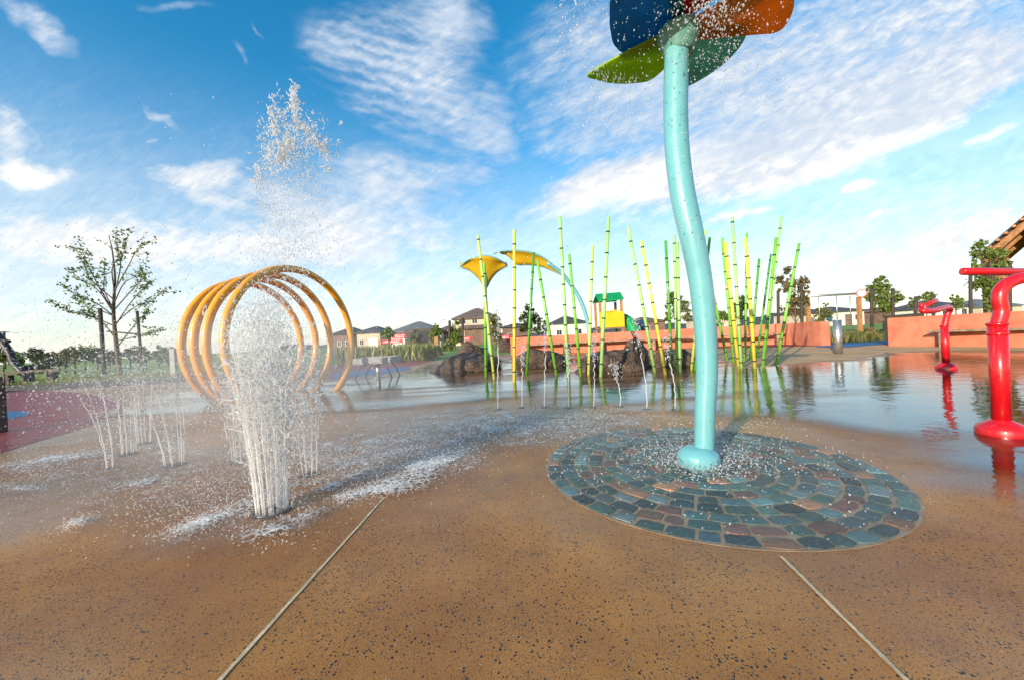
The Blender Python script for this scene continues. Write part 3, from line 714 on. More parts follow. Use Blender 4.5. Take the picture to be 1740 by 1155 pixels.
# ------------------------------------------------------------------ bollard, table, posts
c = at(1425, 601); bl = empty('bollard', c, 'round brushed steel bollard with a blue cap piece at the edge of the dry paving', 'bollard')
mb = MB(c); mb.tube([c+Vector((0, 0, 0)), c+Vector((0, 0, .93))], .098, 36); mb.tube([c+Vector((0, 0, .93)), c+Vector((0, 0, .945))], [.098, .09], 36); mb.build('body', M['steel'], bl)
mb = MB(c); mb.box(c+Vector((-.11, .09, .9)), c+Vector((-.045, .15, 1.03))); mb.build('cap', M['rub_blue'], bl, bevel=.012)
c = at(296, 640); o_ = MB(c); o_.box(c+Vector((-.11, -.06, 0)), c+Vector((.11, .06, 1.18))); tag(o_.build('steel_post', M['galv'], bevel=.008), 'flat grey steel post left of the farthest amber hoop', 'post')
c = at(643, 641); Y = c.y; k_ = Y/F
tb = empty('water_table', c, 'silver play table tray on splayed dark legs at the edge of the water', 'water table')
zt_ = atY(643, 606, Y).z; w_ = 31*k_
mb = MB(c); mb.box(c+Vector((-w_, -.45, zt_-.17)), c+Vector((w_, .45, zt_-.14))); 
for s in (-1, 1):
    mb.box(c+Vector((-w_, s*.45-.02, zt_-.139)), c+Vector((w_, s*.45+.02, zt_))); mb.box(c+Vector((s*w_-.02, -.428, zt_-.138)), c+Vector((s*w_+.02, .428, zt_-.002)))
mb.build('tray', M['galv'], tb, bevel=.006)
mb = MB(c); mb.tube([c, c+Vector((0, 0, zt_-.171))], .06, 16); mb.lathe(c, [(.16, 0), (.16, .02), (.07, .04)], 20); mb.build('pedestal', M['steel'], tb)
for s in (-1, 1):
    for y_ in (-.3, .3):
        mb = MB(c); mb.tube([c+Vector((s*w_*.45, y_, zt_-.171)), c+Vector((s*w_*.75, y_*1.1, zt_-.28)), c+Vector((s*w_*.98, y_*1.2, .0))], .022, 8); mb.build('leg', M['dark_steel'], tb)
def post(px, yb, yt, w, mat, label, Y=None, name='timber_post'):
    c = at(px, yb) if Y is None else Vector((atY(px, yb, Y).x, Y, 0)); z_ = atY(px, yt, c.y).z
    mb = MB(c); mb.box(c+Vector((-w/2, -w/2, 0)), c+Vector((w/2, w/2, z_))); o = mb.build(name, mat, bevel=w*.06); tag(o, label, 'post'); return o
post(647, 602, 576, .32, M['timber_red'], 'square brown timber post beside the red flowering shrubs')
post(743, 602, 572, .3, M['timber_red'], 'square brown timber post at the end of the red path by the dark boulder')

# left side: low rail, dark arm, power pole
a = at(16, 654); b = at(92, 649)
fn = empty('rail_fence', a, 'low weathered timber rail on short posts at the left edge of the lawn', 'fence')
for px, yb, yt in ((-30, 657, 640), (16, 654, 637), (51, 651, 620), (91, 649, 631)):
    c = at(px, yb); z_ = atY(px, yt, c.y).z; mb = MB(a); mb.box(c+Vector((-.1, -.1, 0)), c+Vector((.1, .1, max(.3, z_)))); mb.build('post', M['stake'], fn)
mb = MB(a); mb.beam(atY(-60, 637, a.y-.18), atY(52, 631, a.y-.18), .06, .08); mb.beam(atY(52, 630, a.y-.18), atY(102, 627, a.y-.18), .06, .08); mb.build('rail', M['bark'], fn)
c = at(44, 652); ar = empty('climbing_frame', c, 'dark curved arm of a play structure bending down at the left edge', 'play equipment')
mb = MB(c); mb.tube(spline([atY(-30, 560, c.y), atY(-5, 568, c.y), atY(8, 586, c.y), atY(18, 600, c.y), atY(24, 616, c.y), atY(40, 634, c.y), Vector((atY(43, 650, c.y).x, c.y, 0))], 6), [.13]*31+[.1]*6, 10); mb.build('bent_pipe', M['dark_steel'], ar)
mb = MB(c); mb.tube([atY(-8, 566, c.y-.1), atY(6, 578, c.y-.1)], .1, 10); mb.tube([atY(4, 578, c.y-.2), atY(16, 580, c.y-.2)], .07, 10); mb.build('clamp', M['dark_steel'], ar)
Yp = 70; c = Vector((atY(7, 600, Yp).x, Yp, 0)); pw = empty('power_pole', c, 'distant timber power pole with a crossarm beyond the lawn trees', 'power pole')
mb = MB(c); mb.tube([c, atY(7, 563, Yp)], .16, 8); mb.build('pole', M['stake'], pw)
mb = MB(c); mb.beam(atY(-1, 564.5, Yp-.2), atY(14, 564, Yp-.2), .2, .2); mb.build('crossarm', M['stake'], pw)
mb = MB(c); mb.tube([atY(7, 563.5, Yp-.25), atY(33, 566, Yp+15)], .03, 5); mb.build('cable', M['stake'], pw)
post(-3, 735, 640, .12, M['dark_steel'], 'thin dark post at the far left edge beside the blue rubber patch', name='steel_post')

# ------------------------------------------------------------------ play tower
YT = 27; k_ = YT/F
c = Vector((atY(1033, 570, YT).x, YT, 0)); tw = empty('play_tower', c, 'small play tower with green roof and yellow panel standing behind the orange wall', 'play tower')
zr0, zr1 = atY(1033, 514, YT).z, atY(1033, 501, YT).z; x0, x1 = atY(1014, 530, YT).x, atY(1053, 530, YT).x
mb = MB(c)
mb.add([(x0-.06, YT-.95, zr0), (x1+.06, YT-.95, zr0+.05), (x1+.06, YT-.2, zr1+.05), (x0-.06, YT-.2, zr1), (x0-.06, YT+.9, zr0+.06), (x1+.06, YT+.9, zr0+.1)]+[(x0-.06, YT-.95, zr0+.07), (x1+.06, YT-.95, zr0+.12), (x1+.06, YT-.2, zr1+.12), (x0-.06, YT-.2, zr1+.07), (x0-.06, YT+.9, zr0+.13), (x1+.06, YT+.9, zr0+.17)],
       [(0, 3, 2, 1), (3, 4, 5, 2), (6, 7, 8, 9), (9, 8, 11, 10), (0, 1, 7, 6), (4, 10, 11, 5), (0, 6, 9, 3), (3, 9, 10, 4), (1, 2, 8, 7), (2, 5, 11, 8)])
mb.build('roof', M['play_green'], tw)
for x in (x0+.08, x1-.08):
    for y_ in (YT-.75, YT+.75):
        mb = MB(c); mb.box((x-.08, y_-.08, 0), (x+.08, y_+.08, zr0+.05)); mb.build('post', M['timber_red'], tw)
zp0, zp1 = atY(1033, 557, YT).z, atY(1033, 530, YT).z
mb = MB(c); mb.box((x0-.02, YT-.9, zp0), (x1+.04, YT-.835, zp1-.06)); mb.add([(x0-.02, YT-.9, zp1-.06), ((x0+x1)/2, YT-.9, zp1-.1), (x1+.04, YT-.9, zp1+.12), (x0-.02, YT-.835, zp1-.06), ((x0+x1)/2, YT-.835, zp1-.1), (x1+.04, YT-.835, zp1+.12)], [(0, 1, 2), (3, 5, 4), (0, 2, 5, 3), (0, 3, 4, 1), (1, 4, 5, 2)])
mb.build('panel', M['play_yellow'], tw)
mb = MB(c); mb.box((x0, YT-.834, zp0-.1), (x1, YT+.8, zp0)); mb.build('deck', M['timber'], tw)
mb = MB(c); mb.tube(spline([(x1+.0, YT, zp0+.6), (x1+.35, YT-.1, zp0+.5), (x1+.65, YT-.5, zp0+.05), (x1+.8, YT-1.0, .3)], 6), .4, 14); mb.build('slide', M['play_green'], tw)
mb = MB(c); mb.box((x1+1.0, YT+.5, .2), (x1+2.1, YT+.6, zp0+.45)); mb.build('climbing_panel', M['play_blue'], tw, bevel=.03)

# ------------------------------------------------------------------ swing
YS = 30; l0 = atY(1370, 504, YS); l1 = atY(1459, 499, YS); c = Vector((l1.x, YS, 0))
sw = empty('swing_set', c, 'swing frame with a long pale top beam and hanging chains on the lawn', 'swing set')
mb = MB(c); mb.tube([l0, l1], .085, 12); mb.build('beam', M['steel'], sw)
for px in (1372, 1459): 
    p = atY(px, 505, YS); mb = MB(c); mb.box((p.x-.12, YS-.12, 0), (p.x+.12, YS+.12, p.z+.0)); mb.build('post', M['timber_red'], sw)
for px in (1391, 1421, 1444):
    p = atY(px, 503, YS); mb = MB(c); mb.tube([p, (p.x, YS, .7)], .03, 6); mb.build('chain', M['steel'], sw)
p0 = atY(1400, 545, YS); p1 = atY(1416, 545, YS)
p = atY(1464, 499, YS); mb = MB(c); mb.tube([p+Vector((-.28, -.3, 0)), p+Vector((.02, -.02, 0))], .34, 20, smooth=False); mb.build('disc', M['red'], sw)
mb = MB(c); mb.tube([p+Vector((-.30, -.32, 0)), p+Vector((-.283, -.303, 0))], .26, 20); mb.build('disc_face', M['white'], sw)

# ------------------------------------------------------------------ timber shelter on the right
YH = 16.5; e = atY(1672, 440, YH); rg = atY(1748, 375, YH); c = Vector((atY(1682, 540, YH).x, YH, 0))
sh = empty('shelter', c, 'timber shelter with a sloping gable roof at the right edge behind the wall', 'shelter')
DV = Vector((.84, .54, 0)); sl = (rg-e); e2 = Vector((2*rg.x-e.x, YH, e.z))
for k in range(4):
    o_ = DV*(k*1.5); mb = MB(c); mb.beam(e+o_-sl*.05, rg+o_-sl.normalized()*.07, .1, .26); mb.build('rafter', M['timber_red'], sh)
    mb = MB(c); mb.beam(rg+o_+Vector((.07, 0, -.06)), e2+o_, .1, .26); mb.build('rafter', M['timber_red'], sh)
for k in range(6):
    p = e+sl*(k/5.6)+Vector((-.06, 0, .2)); mb = MB(c); mb.beam(p-DV*.35, p+DV*5, .12, .09); mb.build('purlin', M['timber_red'], sh)
n_ = Vector((0, 0, .27)); mb = MB(c)
for aa, bb_ in ((e-sl*.04, rg), (rg+Vector((.004, 0, 0)), e2)):
    P4 = [aa+n_-DV*.3, bb_+n_-DV*.3, bb_+n_+DV*5, aa+n_+DV*5]
    mb.add(P4+[p+Vector((0, 0, .06)) for p in P4], [(0, 3, 2, 1), (4, 5, 6, 7), (0, 1, 5, 4), (1, 2, 6, 5), (2, 3, 7, 6), (3, 0, 4, 7)])
mb.build('roof_sheet', M['roof_dark'], sh)
for x_ in (c.x, 2*rg.x-c.x):
    for y_ in (.15, 4.4):
        q_ = Vector((x_, YH, 0))+DV*y_; mb = MB(c); mb.box((q_.x-.14, q_.y-.14, 0), (q_.x+.14, q_.y+.14, e.z+.1)); mb.build('post', M['timber_red'], sh)

# ------------------------------------------------------------------ houses
def house(px0, px1, y_eave, y_apex, Y, wall, roof, label, depth=11, windows=(), garage=None, base_h=0, name='house', apex=.5, flat=None):
    x0 = atY(px0, y_eave, Y).x; x1 = atY(px1, y_eave, Y).x; cx = (px0+px1)/2; ze = atY(cx, y_eave, Y).z; za = atY(cx, y_apex, Y+depth/2).z
    c = Vector(((x0+x1)/2, Y+depth/2, 0)); h_ = empty(name, c, label, 'house'); ov = .5
    mb = MB(c); mb.box((x0+ov, Y+ov, -.05), (x1-ov, Y+depth-ov, ze)); mb.build('wall', M[wall], h_)
    wdt = x1-x0; ins_ = min(wdt, depth)/2; cy = Y+depth/2; mb = MB(c)
    rl = (x0+ins_*.92, x1-ins_*.92) if wdt > depth else ((x0+x1)/2-.4, (x0+x1)/2+.4)
    mb.add([(x0, Y, ze+.003), (x1, Y, ze+.003), (x1, Y+depth, ze+.003), (x0, Y+depth, ze+.003), (rl[0], cy, za), (rl[1], cy, za), (x0, Y, ze+.18), (x1, Y, ze+.18), (x1, Y+depth, ze+.18), (x0, Y+depth, ze+.18)],
           [(0, 3, 2, 1), (0, 1, 7, 6), (1, 2, 8, 7), (2, 3, 9, 8), (3, 0, 6, 9), (6, 7, 5, 4), (8, 9, 4, 5), (7, 8, 5), (9, 6, 4)]); mb.build('roof', M[roof], h_)
    for (u0, u1, z0, z1) in windows:
        a_, b_ = x0+ov+(wdt-2*ov)*u0, x0+ov+(wdt-2*ov)*u1
        mb = MB(c); mb.box((a_, Y+ov-.05, z0), (b_, Y+ov-.001, z1)); wn = mb.build('window', M['white'], h_)
        mb = MB(c); mb.box((a_+.08, Y+ov-.06, z0+.08), ((a_+b_)/2-.03, Y+ov-.0505, z1-.08)); mb.box(((a_+b_)/2+.03, Y+ov-.06, z0+.08), (b_-.08, Y+ov-.0505, z1-.08)); mb.build('pane', M['win'], wn)
    if garage:
        u0, u1, mk = garage; a_, b_ = x0+ov+(wdt-2*ov)*u0, x0+ov+(wdt-2*ov)*u1
        mb = MB(c)
        for q_ in range(5): mb.box((a_, Y+ov-.06, .46*q_+.01), (b_, Y+ov-.001, .46*(q_+1)-.02))
        mb.build('garage_door', M[mk], h_)
    return h_, c, (x0, x1, ze)
house(560, 602, 568, 557, 82, 'w_brown', 'roof_dark', 'dark roofed brick house seen through the right side of the hoops', windows=((.2, .4, 1, 2.2), (.6, .85, 1, 2.2)))
house(600, 648, 566, 555.5, 76, 'w_cream', 'roof_dark', 'low cream house with charcoal roof just right of the hoops', windows=((.1, .3, 1, 2.2),), garage=(.5, .9, 'white'))
h_, c_, _ = house(655, 748, 565, 547, 74, 'w_white', 'roof_grey', 'single storey white house with grey hip roof and dark porch block', windows=((.78, .92, .9, 2.2),))
xa, xb = atY(689, 560, 73).x, atY(734, 560, 73).x; mb = MB(c_); zt2 = atY(711, 559, 73).z
mb.box((xa, 72.4, 0), (xb, 74.49, zt2)); mb.build('porch', M['w_dark'], h_)
mb = MB(c_); mb.box((xa+(xb-xa)*.5, 72.35, 0), (xa+(xb-xa)*.85, 72.399, zt2-.5)); mb.build('dark_opening', M['win'], h_)  # dark slab painted in for the shade inside the porch opening
house(738, 772, 564, 554, 80, 'w_brown', 'roof_brown', 'small brown roofed house tucked left of the two storey house', windows=((.3, .6, 1, 2.2),))
h_, c_, (hx0, hx1, hze) = house(766, 848, 541.5, 524, 72, 'w_cream', 'roof_brown', 'two storey cream and brown house with brown hip roof', depth=12, windows=((.1, .28, 4.0, 5.0), (.42, .55, 4.0, 5.0), (.75, .92, 4.0, 5.0), (.3, .42, .9, 2.2)), garage=(.5, .8, 'w_dark'))
mb = MB(c_); mb.box((hx0+2.6, 71.2, 0), (hx1+.2, 72.3, 3.0)); mb.build('lower_wall', M['w_brown'], h_)
mb = MB(c_); mb.add([(hx0+2.2, 70.7, 3.003), (hx1+.6, 70.7, 3.003), (hx1+.6, 72.45, 3.8), (hx0+2.2, 72.45, 3.8), (hx0+2.2, 72.45, 3.003), (hx1+.6, 72.45, 3.003)], [(0, 1, 2, 3), (0, 3, 4), (1, 5, 2), (0, 4, 5, 1)]); mb.build('porch_roof', M['roof_brown'], h_)
house(850, 905, 556, 549, 95, 'w_brown', 'roof_dark', 'dark roofed house behind the upright yellow bamboo pole', windows=((.2, .4, 1, 2.2),))
house(932, 1002, 550, 537, 80, 'w_white', 'roof_dark', 'house with charcoal hip roof left of the play tower', windows=((.15, .3, 1, 2.2), (.65, .85, 1, 2.2)))
house(1075, 1135, 547, 538, 92, 'w_brown', 'roof_brown', 'brown house right of the play tower behind the pale green pole', windows=((.3, .5, 1, 2.2),))
house(1195, 1262, 541, 532, 95, 'w_cream', 'roof_dark', 'cream house with dark roof behind the right bamboo cluster', windows=((.3, .5, 1, 2.2),))
house(1366, 1418, 531, 522.5, 84, 'w_cream', 'roof_dark', 'long cream house with dark roof behind the swing frame, left one of the pair', windows=((.2, .35, 1, 2.2),), garage=(.55, .85, 'white'))
house(1421, 1476, 529, 519.5, 78, 'w_white', 'roof_dark', 'white house with dark hip roof behind the swing post, right one of the pair', windows=((.65, .85, 1, 2.2),), garage=(.3, .55, 'w_brown'))
house(1512, 1566, 527, 519, 82, 'w_brown', 'roof_brown', 'brown house behind the small far cannon, left of the large dark roof')
house(1588, 1662, 522.5, 508, 74, 'w_white', 'roof_dark', 'white house with broad dark roof behind the far red cannon', windows=((.2, .35, 1, 2.2), (.7, .85, 1, 2.2)))
house(1668, 1745, 521, 506, 88, 'w_cream', 'roof_grey', 'cream house with grey roof seen beneath the timber shelter', windows=((.3, .5, 1, 2.2),))
for k_i, (px0, px1, py0, py1, lb) in enumerate(((660, 689, 567.5, 575.5, 'red banner with white lettering on the porch side of the white house'), (646, 684, 577, 583, 'low red and white banner on the fence behind the flowering shrubs'), (768, 802, 572.5, 578.5, 'narrow red banner below the two storey house'), (843, 868, 570, 576, 'narrow red banner right of the two storey house'))):
    Yb = 66-k_i*2; p0 = atY(px0, py1, Yb); p1 = atY(px1, py0, Yb); z0, z1 = min(p0.z, p1.z), max(p0.z, p1.z); z0 = atY((px0+px1)/2, py1, Yb).z; z1 = atY((px0+px1)/2, py0, Yb).z
    bn = empty('banner', (p0.x, Yb, 0), lb, 'banner', 'red banners near the houses'); mb = MB((p0.x, Yb, 0)); mb.box((p0.x, Yb, z0), (p1.x, Yb+.05, z1)); mb.build('sheet', M['banner'], bn)
    mb = MB((p0.x, Yb, 0)); L = p1.x-p0.x
    for row in range(2):
        zc = z0+(z1-z0)*(.32+.36*row); x = p0.x+L*(.12+.1*row)
        while x < p1.x-L*.16:
            w = rnd.uniform(.12, .35); mb.box((x, Yb-.02, zc-(z1-z0)*.09), (x+w, Yb-.001, zc+(z1-z0)*.09)); x += w+rnd.uniform(.05, .14)
    mb.build('lettering', M['white'], bn)
    for x in (p0.x+.1, p1.x-.1): mb = MB((p0.x, Yb, 0)); mb.box((x-.04, Yb+.051, 0), (x+.04, Yb+.13, z1)); mb.build('post', M['stake'], bn)
Yl = 60; c = Vector((atY(748, 570, Yl).x, Yl, 0)); lp = empty('street_lamp', c, 'thin pale street lamp left of the two storey house', 'street lamp')
mb = MB(c); mb.tube([c, atY(748, 545, Yl)], .06, 8); mb.build('pole', M['white'], lp)
mb = MB(c); p = atY(748, 545, Yl); mb.tube([p, p+Vector((.7, 0, .1))], .05, 6); mb.build('lamp_head', M['steel'], lp)
Yl = 55; c = Vector((atY(1637, 530, Yl).x, Yl, 0)); lp = empty('street_lamp', c, 'grey street lamp with bent top left of the shelter', 'street lamp')
p = atY(1637, 487, Yl); mb = MB(c); mb.tube([c, p, p+Vector((.3, 0, .35))], .07, 8); mb.build('pole', M['steel'], lp)
mb = MB(c); mb.tube([p+Vector((.3, 0, .35)), p+Vector((1.1, 0, .45))], .06, 6); mb.build('lamp_head', M['steel'], lp)

# ------------------------------------------------------------------ trees
def tree(px, yb, Y, blobs, mat, label, n=900, leaf=.16, stakes=(), group=None, trunk_r=.05, name='tree', cat='tree', seed=0, lean=0):
    """blobs: crown clumps (px, py, radius in px)"""
    n = int(n*1.9); leaf *= .72; g = np.random.default_rng(seed+int(px)); c = Vector((atY(px, yb, Y).x, Y, 0)); k_ = Y/F; tr_ = empty(name, c, label, cat, group)
    mb = MB(c); ctr = [atY(bx, by, Y) for bx, by, br in blobs]; topz = max(p.z for p in ctr); low = min(p.z for p in ctr)
    tp = Vector((sum(p.x for p in ctr)/len(ctr), Y, topz))
    mb.tube(spline([c, c+(tp-c)*.35+Vector((g.normal()*.05, 0, 0)), c+(tp-c)*.7, tp], 4), list(np.linspace(trunk_r, trunk_r*.25, 13)), 7); P = []; S = []
    for (bx, by, br), p in zip(blobs, ctr):
        p = p+Vector((0, g.normal()*br*k_*.5, 0)); st = c+(tp-c)*min(.85, max(.2, (p.z/max(topz, .1))*.6))
        mb.tube([st, (st+p)/2+Vector((0, 0, -.06)), p], [trunk_r*.45, trunk_r*.3, trunk_r*.12], 5)
        m_ = max(20, int(n*br*br/sum(b[2]**2 for b in blobs)))
        # small sprigs inside each clump, so gaps stay
        ns = max(4, m_//22); sp_ = g.normal(size=(ns, 3)); sp_ /= np.linalg.norm(sp_, axis=1, keepdims=True); sp_ *= (g.random((ns, 1))**.45)*br*k_
        q_ = np.repeat(sp_, m_//ns+1, 0)[:m_]; q_ = q_+g.normal(size=q_.shape)*br*k_*.16
        P.append(q_+np.array(p)); S.append(leaf*(.6+.8*g.random(m_)))
    mb.build('trunk', M['bark'], tr_)
    P = np.concatenate(P); P[:, 2] = np.maximum(P[:, 2], .05); tint = np.clip(g.random(len(P))*.8+.2*vnoise(P[:, 0]*2+50, P[:, 2]*2+50, 5), 0, 1)
    me = leaves_mesh('crown', P-np.array(c), np.concatenate(S), seed, tint=tint); link('crown', me, M[mat], tr_)
    for sx, sy0, sy1 in stakes:
        s0 = Vector((atY(sx, sy0, Y-.3).x, Y-.3, 0)); s1 = atY(sx, sy1, Y-.3); mb = MB(c); mb.tube([s0, Vector((s1.x, s1.y, s1.z))], .06*Y/17, 8); mb.build('stake', M['stake'], tr_)
    return tr_, c

# sparse sapling on the left, limbs drawn one by one
c = at(205, 640); Y = c.y; k_ = Y/F
sp = empty('sapling', c, 'tall sparse young tree with open upswept limbs tied to dark stakes on the left lawn', 'tree')
zz = lambda zx, zy: (zx*.27706, 360+zy*.27706)
mb = MB(c); trunk = [c, atY(*zz(715, 820), Y), atY(*zz(697, 640), Y), atY(*zz(700, 520), Y), atY(*zz(705, 400), Y), atY(*zz(690, 250), Y), atY(*zz(668, 145), Y)]
mb.tube(spline(trunk, 4), list(np.linspace(.1, .014, 25)), 8)
limbs = [((700,700),(560,640),(430,610),(290,540)), ((697,640),(590,560),(480,520),(372,440)), ((697,620),(600,480),(500,420),(408,340)), ((690,600),(590,430),(530,300),(475,165)), ((700,520),(740,330),(720,220),(698,105)),
         ((705,480),(790,330),(830,250),(885,190)), ((705,700),(800,560),(880,470),(945,420)), ((700,690),(820,590),(930,540),(1035,460)), ((718,830),(830,690),(880,640),(925,600)), ((715,790),(850,760),(930,740),(1005,715)),
         ((697,600),(640,480),(640,380),(640,290)), ((700,560),(760,440),(830,400),(900,380)), ((712,780),(640,690),(560,640),(480,600)), ((700,540),(560,420),(520,330),(455,210)), ((700,480),(690,340),(760,250),(770,170)), ((703,600),(800,490),(870,420),(905,370)), ((697,640),(560,580),(500,560),(440,520))]
g = np.random.default_rng(5); P = []; S = []
for i, L in enumerate(limbs):
    dv = g.normal()*.9; pts = [atY(*zz(*q_), Y+dv*t_*1.2) for q_, t_ in zip(L, (0, .4, .7, 1))]; pts = spline(pts, 5)
    mb.tube(pts, list(np.linspace(.03, .006, len(pts))), 5)
    pa = np.array([tuple(p) for p in pts]); dens = 105 if i not in (5, 11, 15) else 50
    tt = g.random(dens)**.75*(len(pa)-1); i0 = np.minimum(tt.astype(int), len(pa)-2); q_ = pa[i0]+(pa[i0+1]-pa[i0])*(tt-i0)[:, None]
    keep = tt > 4; q_ = q_+g.normal(size=q_.shape)*np.array([.065, .1, .07]); P.append(q_[keep]); S.append((.06+.08*g.random(dens))[keep])
    for s_ in range(4):
        j = g.integers(6, len(pts)-1); e_ = pts[j]+Vector((g.normal()*.3, g.normal()*.3, abs(g.normal())*.4+.1)); mb.tube([pts[j], e_], [.009, .004], 4)
        q_ = np.array([tuple(pts[j]+(e_-pts[j])*u) for u in g.random(16)])+g.normal(size=(16, 3))*.05; P.append(q_); S.append(.06+.07*g.random(16))
mb.build('trunk', M['bark'], sp)
me = leaves_mesh('crown', np.concatenate(P)-np.array(c), np.concatenate(S), 3); link('crown', me, M['leaf_green'], sp)
for i, (a_, b_) in enumerate((((178, 643), (170, 524)), ((243, 640), (233, 529)))):
    s0 = at(*a_); s1 = atY(*b_, s0.y); mb = MB(s0); mb.tube([s0, s1], .075 if i == 0 else .055, 8); o = mb.build('tree_stake', M['stake'])
    tag(o, ('thick dark timber stake left of the sparse young tree', 'slim dark timber stake right of the sparse young tree')[i], 'stake')
mb = MB(c); mb.beam(atY(182, 563, Y-.1), atY(238, 568, Y-.1), .05, .07); o = mb.build('tie_strap', M['stake'], sp)

# lawn trees on the left
lawn = [(8, 592), (30, 596), (55, 590), (99, 591), (112, 596), (127, 590), (146, 585), (166, 590), (187, 592), (222, 586), (248, 591), (270, 588), (287, 589)]
ll = ['olive lawn tree at the far left beside the dark play arm', 'low olive lawn tree right of the dark play arm', 'rounded lawn tree above the rail post', 'lawn tree with autumn tinted crown just right of the conifer', 'thin lawn tree second right of the conifer', 'lawn tree third right of the conifer', 'tallest lawn tree of the far left row', 'lawn tree just left of the thick tree stake', 'lawn tree seen between the thick stake and the sapling trunk', 'lawn tree between the sapling trunk and the slim stake', 'lawn tree just right of the slim stake', 'dark lawn tree left of the flat steel post', 'dark lawn tree half hidden by the flat steel post']
for i, (px, yt) in enumerate(lawn):
    Y = 25+(i*7 % 5)*1.6; yb = 574.5+(870-px)*.0507+.9*F/Y; hh = yb-yt
    bl_ = [(px, yt+9, 10), (px-7, yt+15, 9), (px+7, yt+14, 9), (px+1, yt+20, 8)]
    tree(px, yb, Y, bl_, ('leaf_olive', 'leaf_green', 'leaf_dark', 'leaf_olive', 'leaf_dark')[i % 5] if i != 3 else 'leaf_rust', ll[i], 620, .17, group='row of small trees across the left lawn', trunk_r=.06, seed=i)
tree(80, 632, 23, [(80, 600, 4), (79, 608, 7), (81, 616, 10), (78, 622, 12)], 'leaf_dark', 'dark bushy conifer on the left lawn behind the rail', 900, .14, name='conifer')
# trees on the right and middle
tree(1352, 560, 20, [(1338, 462, 9), (1332, 475, 10), (1342, 490, 12), (1362, 480, 11), (1370, 494, 8), (1350, 508, 13), (1364, 512, 11), (1345, 526, 11), (1360, 532, 10)], 'leaf_rust', 'staked young gum tree behind the right end of the long orange wall', 1500, .15, ((1322, 560, 494), (1362, 560, 486)), seed=21)
tree(1500, 560, 19, [(1503, 477, 9), (1492, 488, 11), (1508, 491, 10), (1484, 503, 10), (1500, 506, 12), (1526, 503, 9), (1531, 512, 6), (1490, 518, 10), (1508, 521, 10), (1520, 512, 8)], 'leaf_green', 'staked round leafy tree between the swing post and the right orange wall', 1700, .14, ((1481, 560, 491), (1517, 560, 490)), seed=22)
tree(1680, 560, 15.8, [(1664, 417, 9), (1656, 432, 11), (1674, 436, 10), (1700, 432, 11), (1708, 446, 9), (1655, 452, 8), (1690, 455, 12), (1672, 480, 13), (1690, 486, 13), (1676, 500, 12), (1697, 505, 11), (1712, 478, 8), (1686, 522, 13)], 'leaf_green', 'leafy staked tree in front of the timber shelter behind the red cannon', 2400, .13, ((1649, 560, 462), (1716, 560, 448)), seed=23)
tree(1575, 545, 36, [(1575, 500, 7), (1569, 507, 7), (1581, 507, 7), (1575, 515, 7)], 'leaf_green', 'small round tree beyond the top of the far red cannon', 500, .2, ((1556, 545, 504), (1586, 545, 500)), seed=24)
tree(1400, 548, 46, [(1400, 519, 4), (1399, 527, 7), (1401, 535, 9), (1399, 541, 9)], 'leaf_olive', 'conical green tree between the swing chains', 700, .25, seed=25, trunk_r=.1)
tree(1624, 540, 52, [(1624, 507, 6), (1620, 514, 7), (1629, 514, 7), (1624, 521, 7)], 'leaf_green', 'round street tree in front of the broad dark roof', 500, .26, seed=26, trunk_r=.1)
tree(1553, 545, 48, [(1553, 512, 6), (1549, 519, 6), (1557, 519, 6)], 'leaf_olive', 'little street tree left of the far red cannon top', 300, .24, seed=27, trunk_r=.08)
tree(904, 572, 29, [(897, 525, 9), (893, 538, 11), (908, 540, 11), (900, 552, 12), (917, 550, 9), (890, 558, 9), (918, 561, 10)], 'leaf_dark', 'dark bushy tree behind the long wall between yellow and deep green bamboo poles', 1200, .2, seed=28)
tree(1150, 565, 26, [(1140, 503, 8), (1152, 507, 10), (1138, 518, 11), (1160, 520, 11), (1148, 532, 12), (1166, 538, 9), (1135, 540, 9)], 'leaf_olive', 'olive tree behind the long wall just left of the teal flower pole', 1200, .18, seed=29)
tree(1258, 560, 31, [(1257, 510, 8), (1250, 521, 9), (1264, 522, 9), (1256, 534, 10)], 'leaf_dark', 'dark tree behind the right bamboo cluster', 800, .2, seed=30)
tree(1228, 560, 34, [(1228, 533, 7), (1222, 540, 7), (1235, 540, 7)], 'leaf_green', 'low green tree just right of the teal flower pole', 400, .2, seed=31)
tree(661, 590, 50, [(661, 561, 6), (656, 568, 7), (666, 568, 7), (661, 574, 7)], 'leaf_bright', 'bright round street tree left of the red lettered banner', 600, .26, seed=32, trunk_r=.1)
tree(741, 592, 46, [(741, 558, 6), (736, 566, 8), (746, 566, 8), (741, 575, 9), (734, 578, 6)], 'leaf_bright', 'bright green street tree right of the grey roofed house', 800, .25, seed=33, trunk_r=.1)
tree(774, 595, 40, [(775, 550, 6), (770, 561, 8), (779, 563, 8), (772, 574, 10), (782, 578, 7), (766, 582, 7)], 'leaf_bright', 'bright green staked tree in front of the two storey house', 1000, .22, ((764, 595, 545), (786, 595, 540)), seed=34, trunk_r=.1)
tree(706, 600, 42, [(706, 563, 4), (703, 573, 6), (709, 580, 7), (703, 588, 7)], 'leaf_olive', 'slender olive tree before the dark porch', 500, .2, seed=35, trunk_r=.08)
tree(842, 595, 30, [(842, 537, 6), (838, 548, 7), (846, 552, 7), (840, 563, 8), (846, 575, 8)], 'leaf_olive', 'narrow olive tree right of the two storey house, beside the first bamboo pole', 800, .18, seed=36)
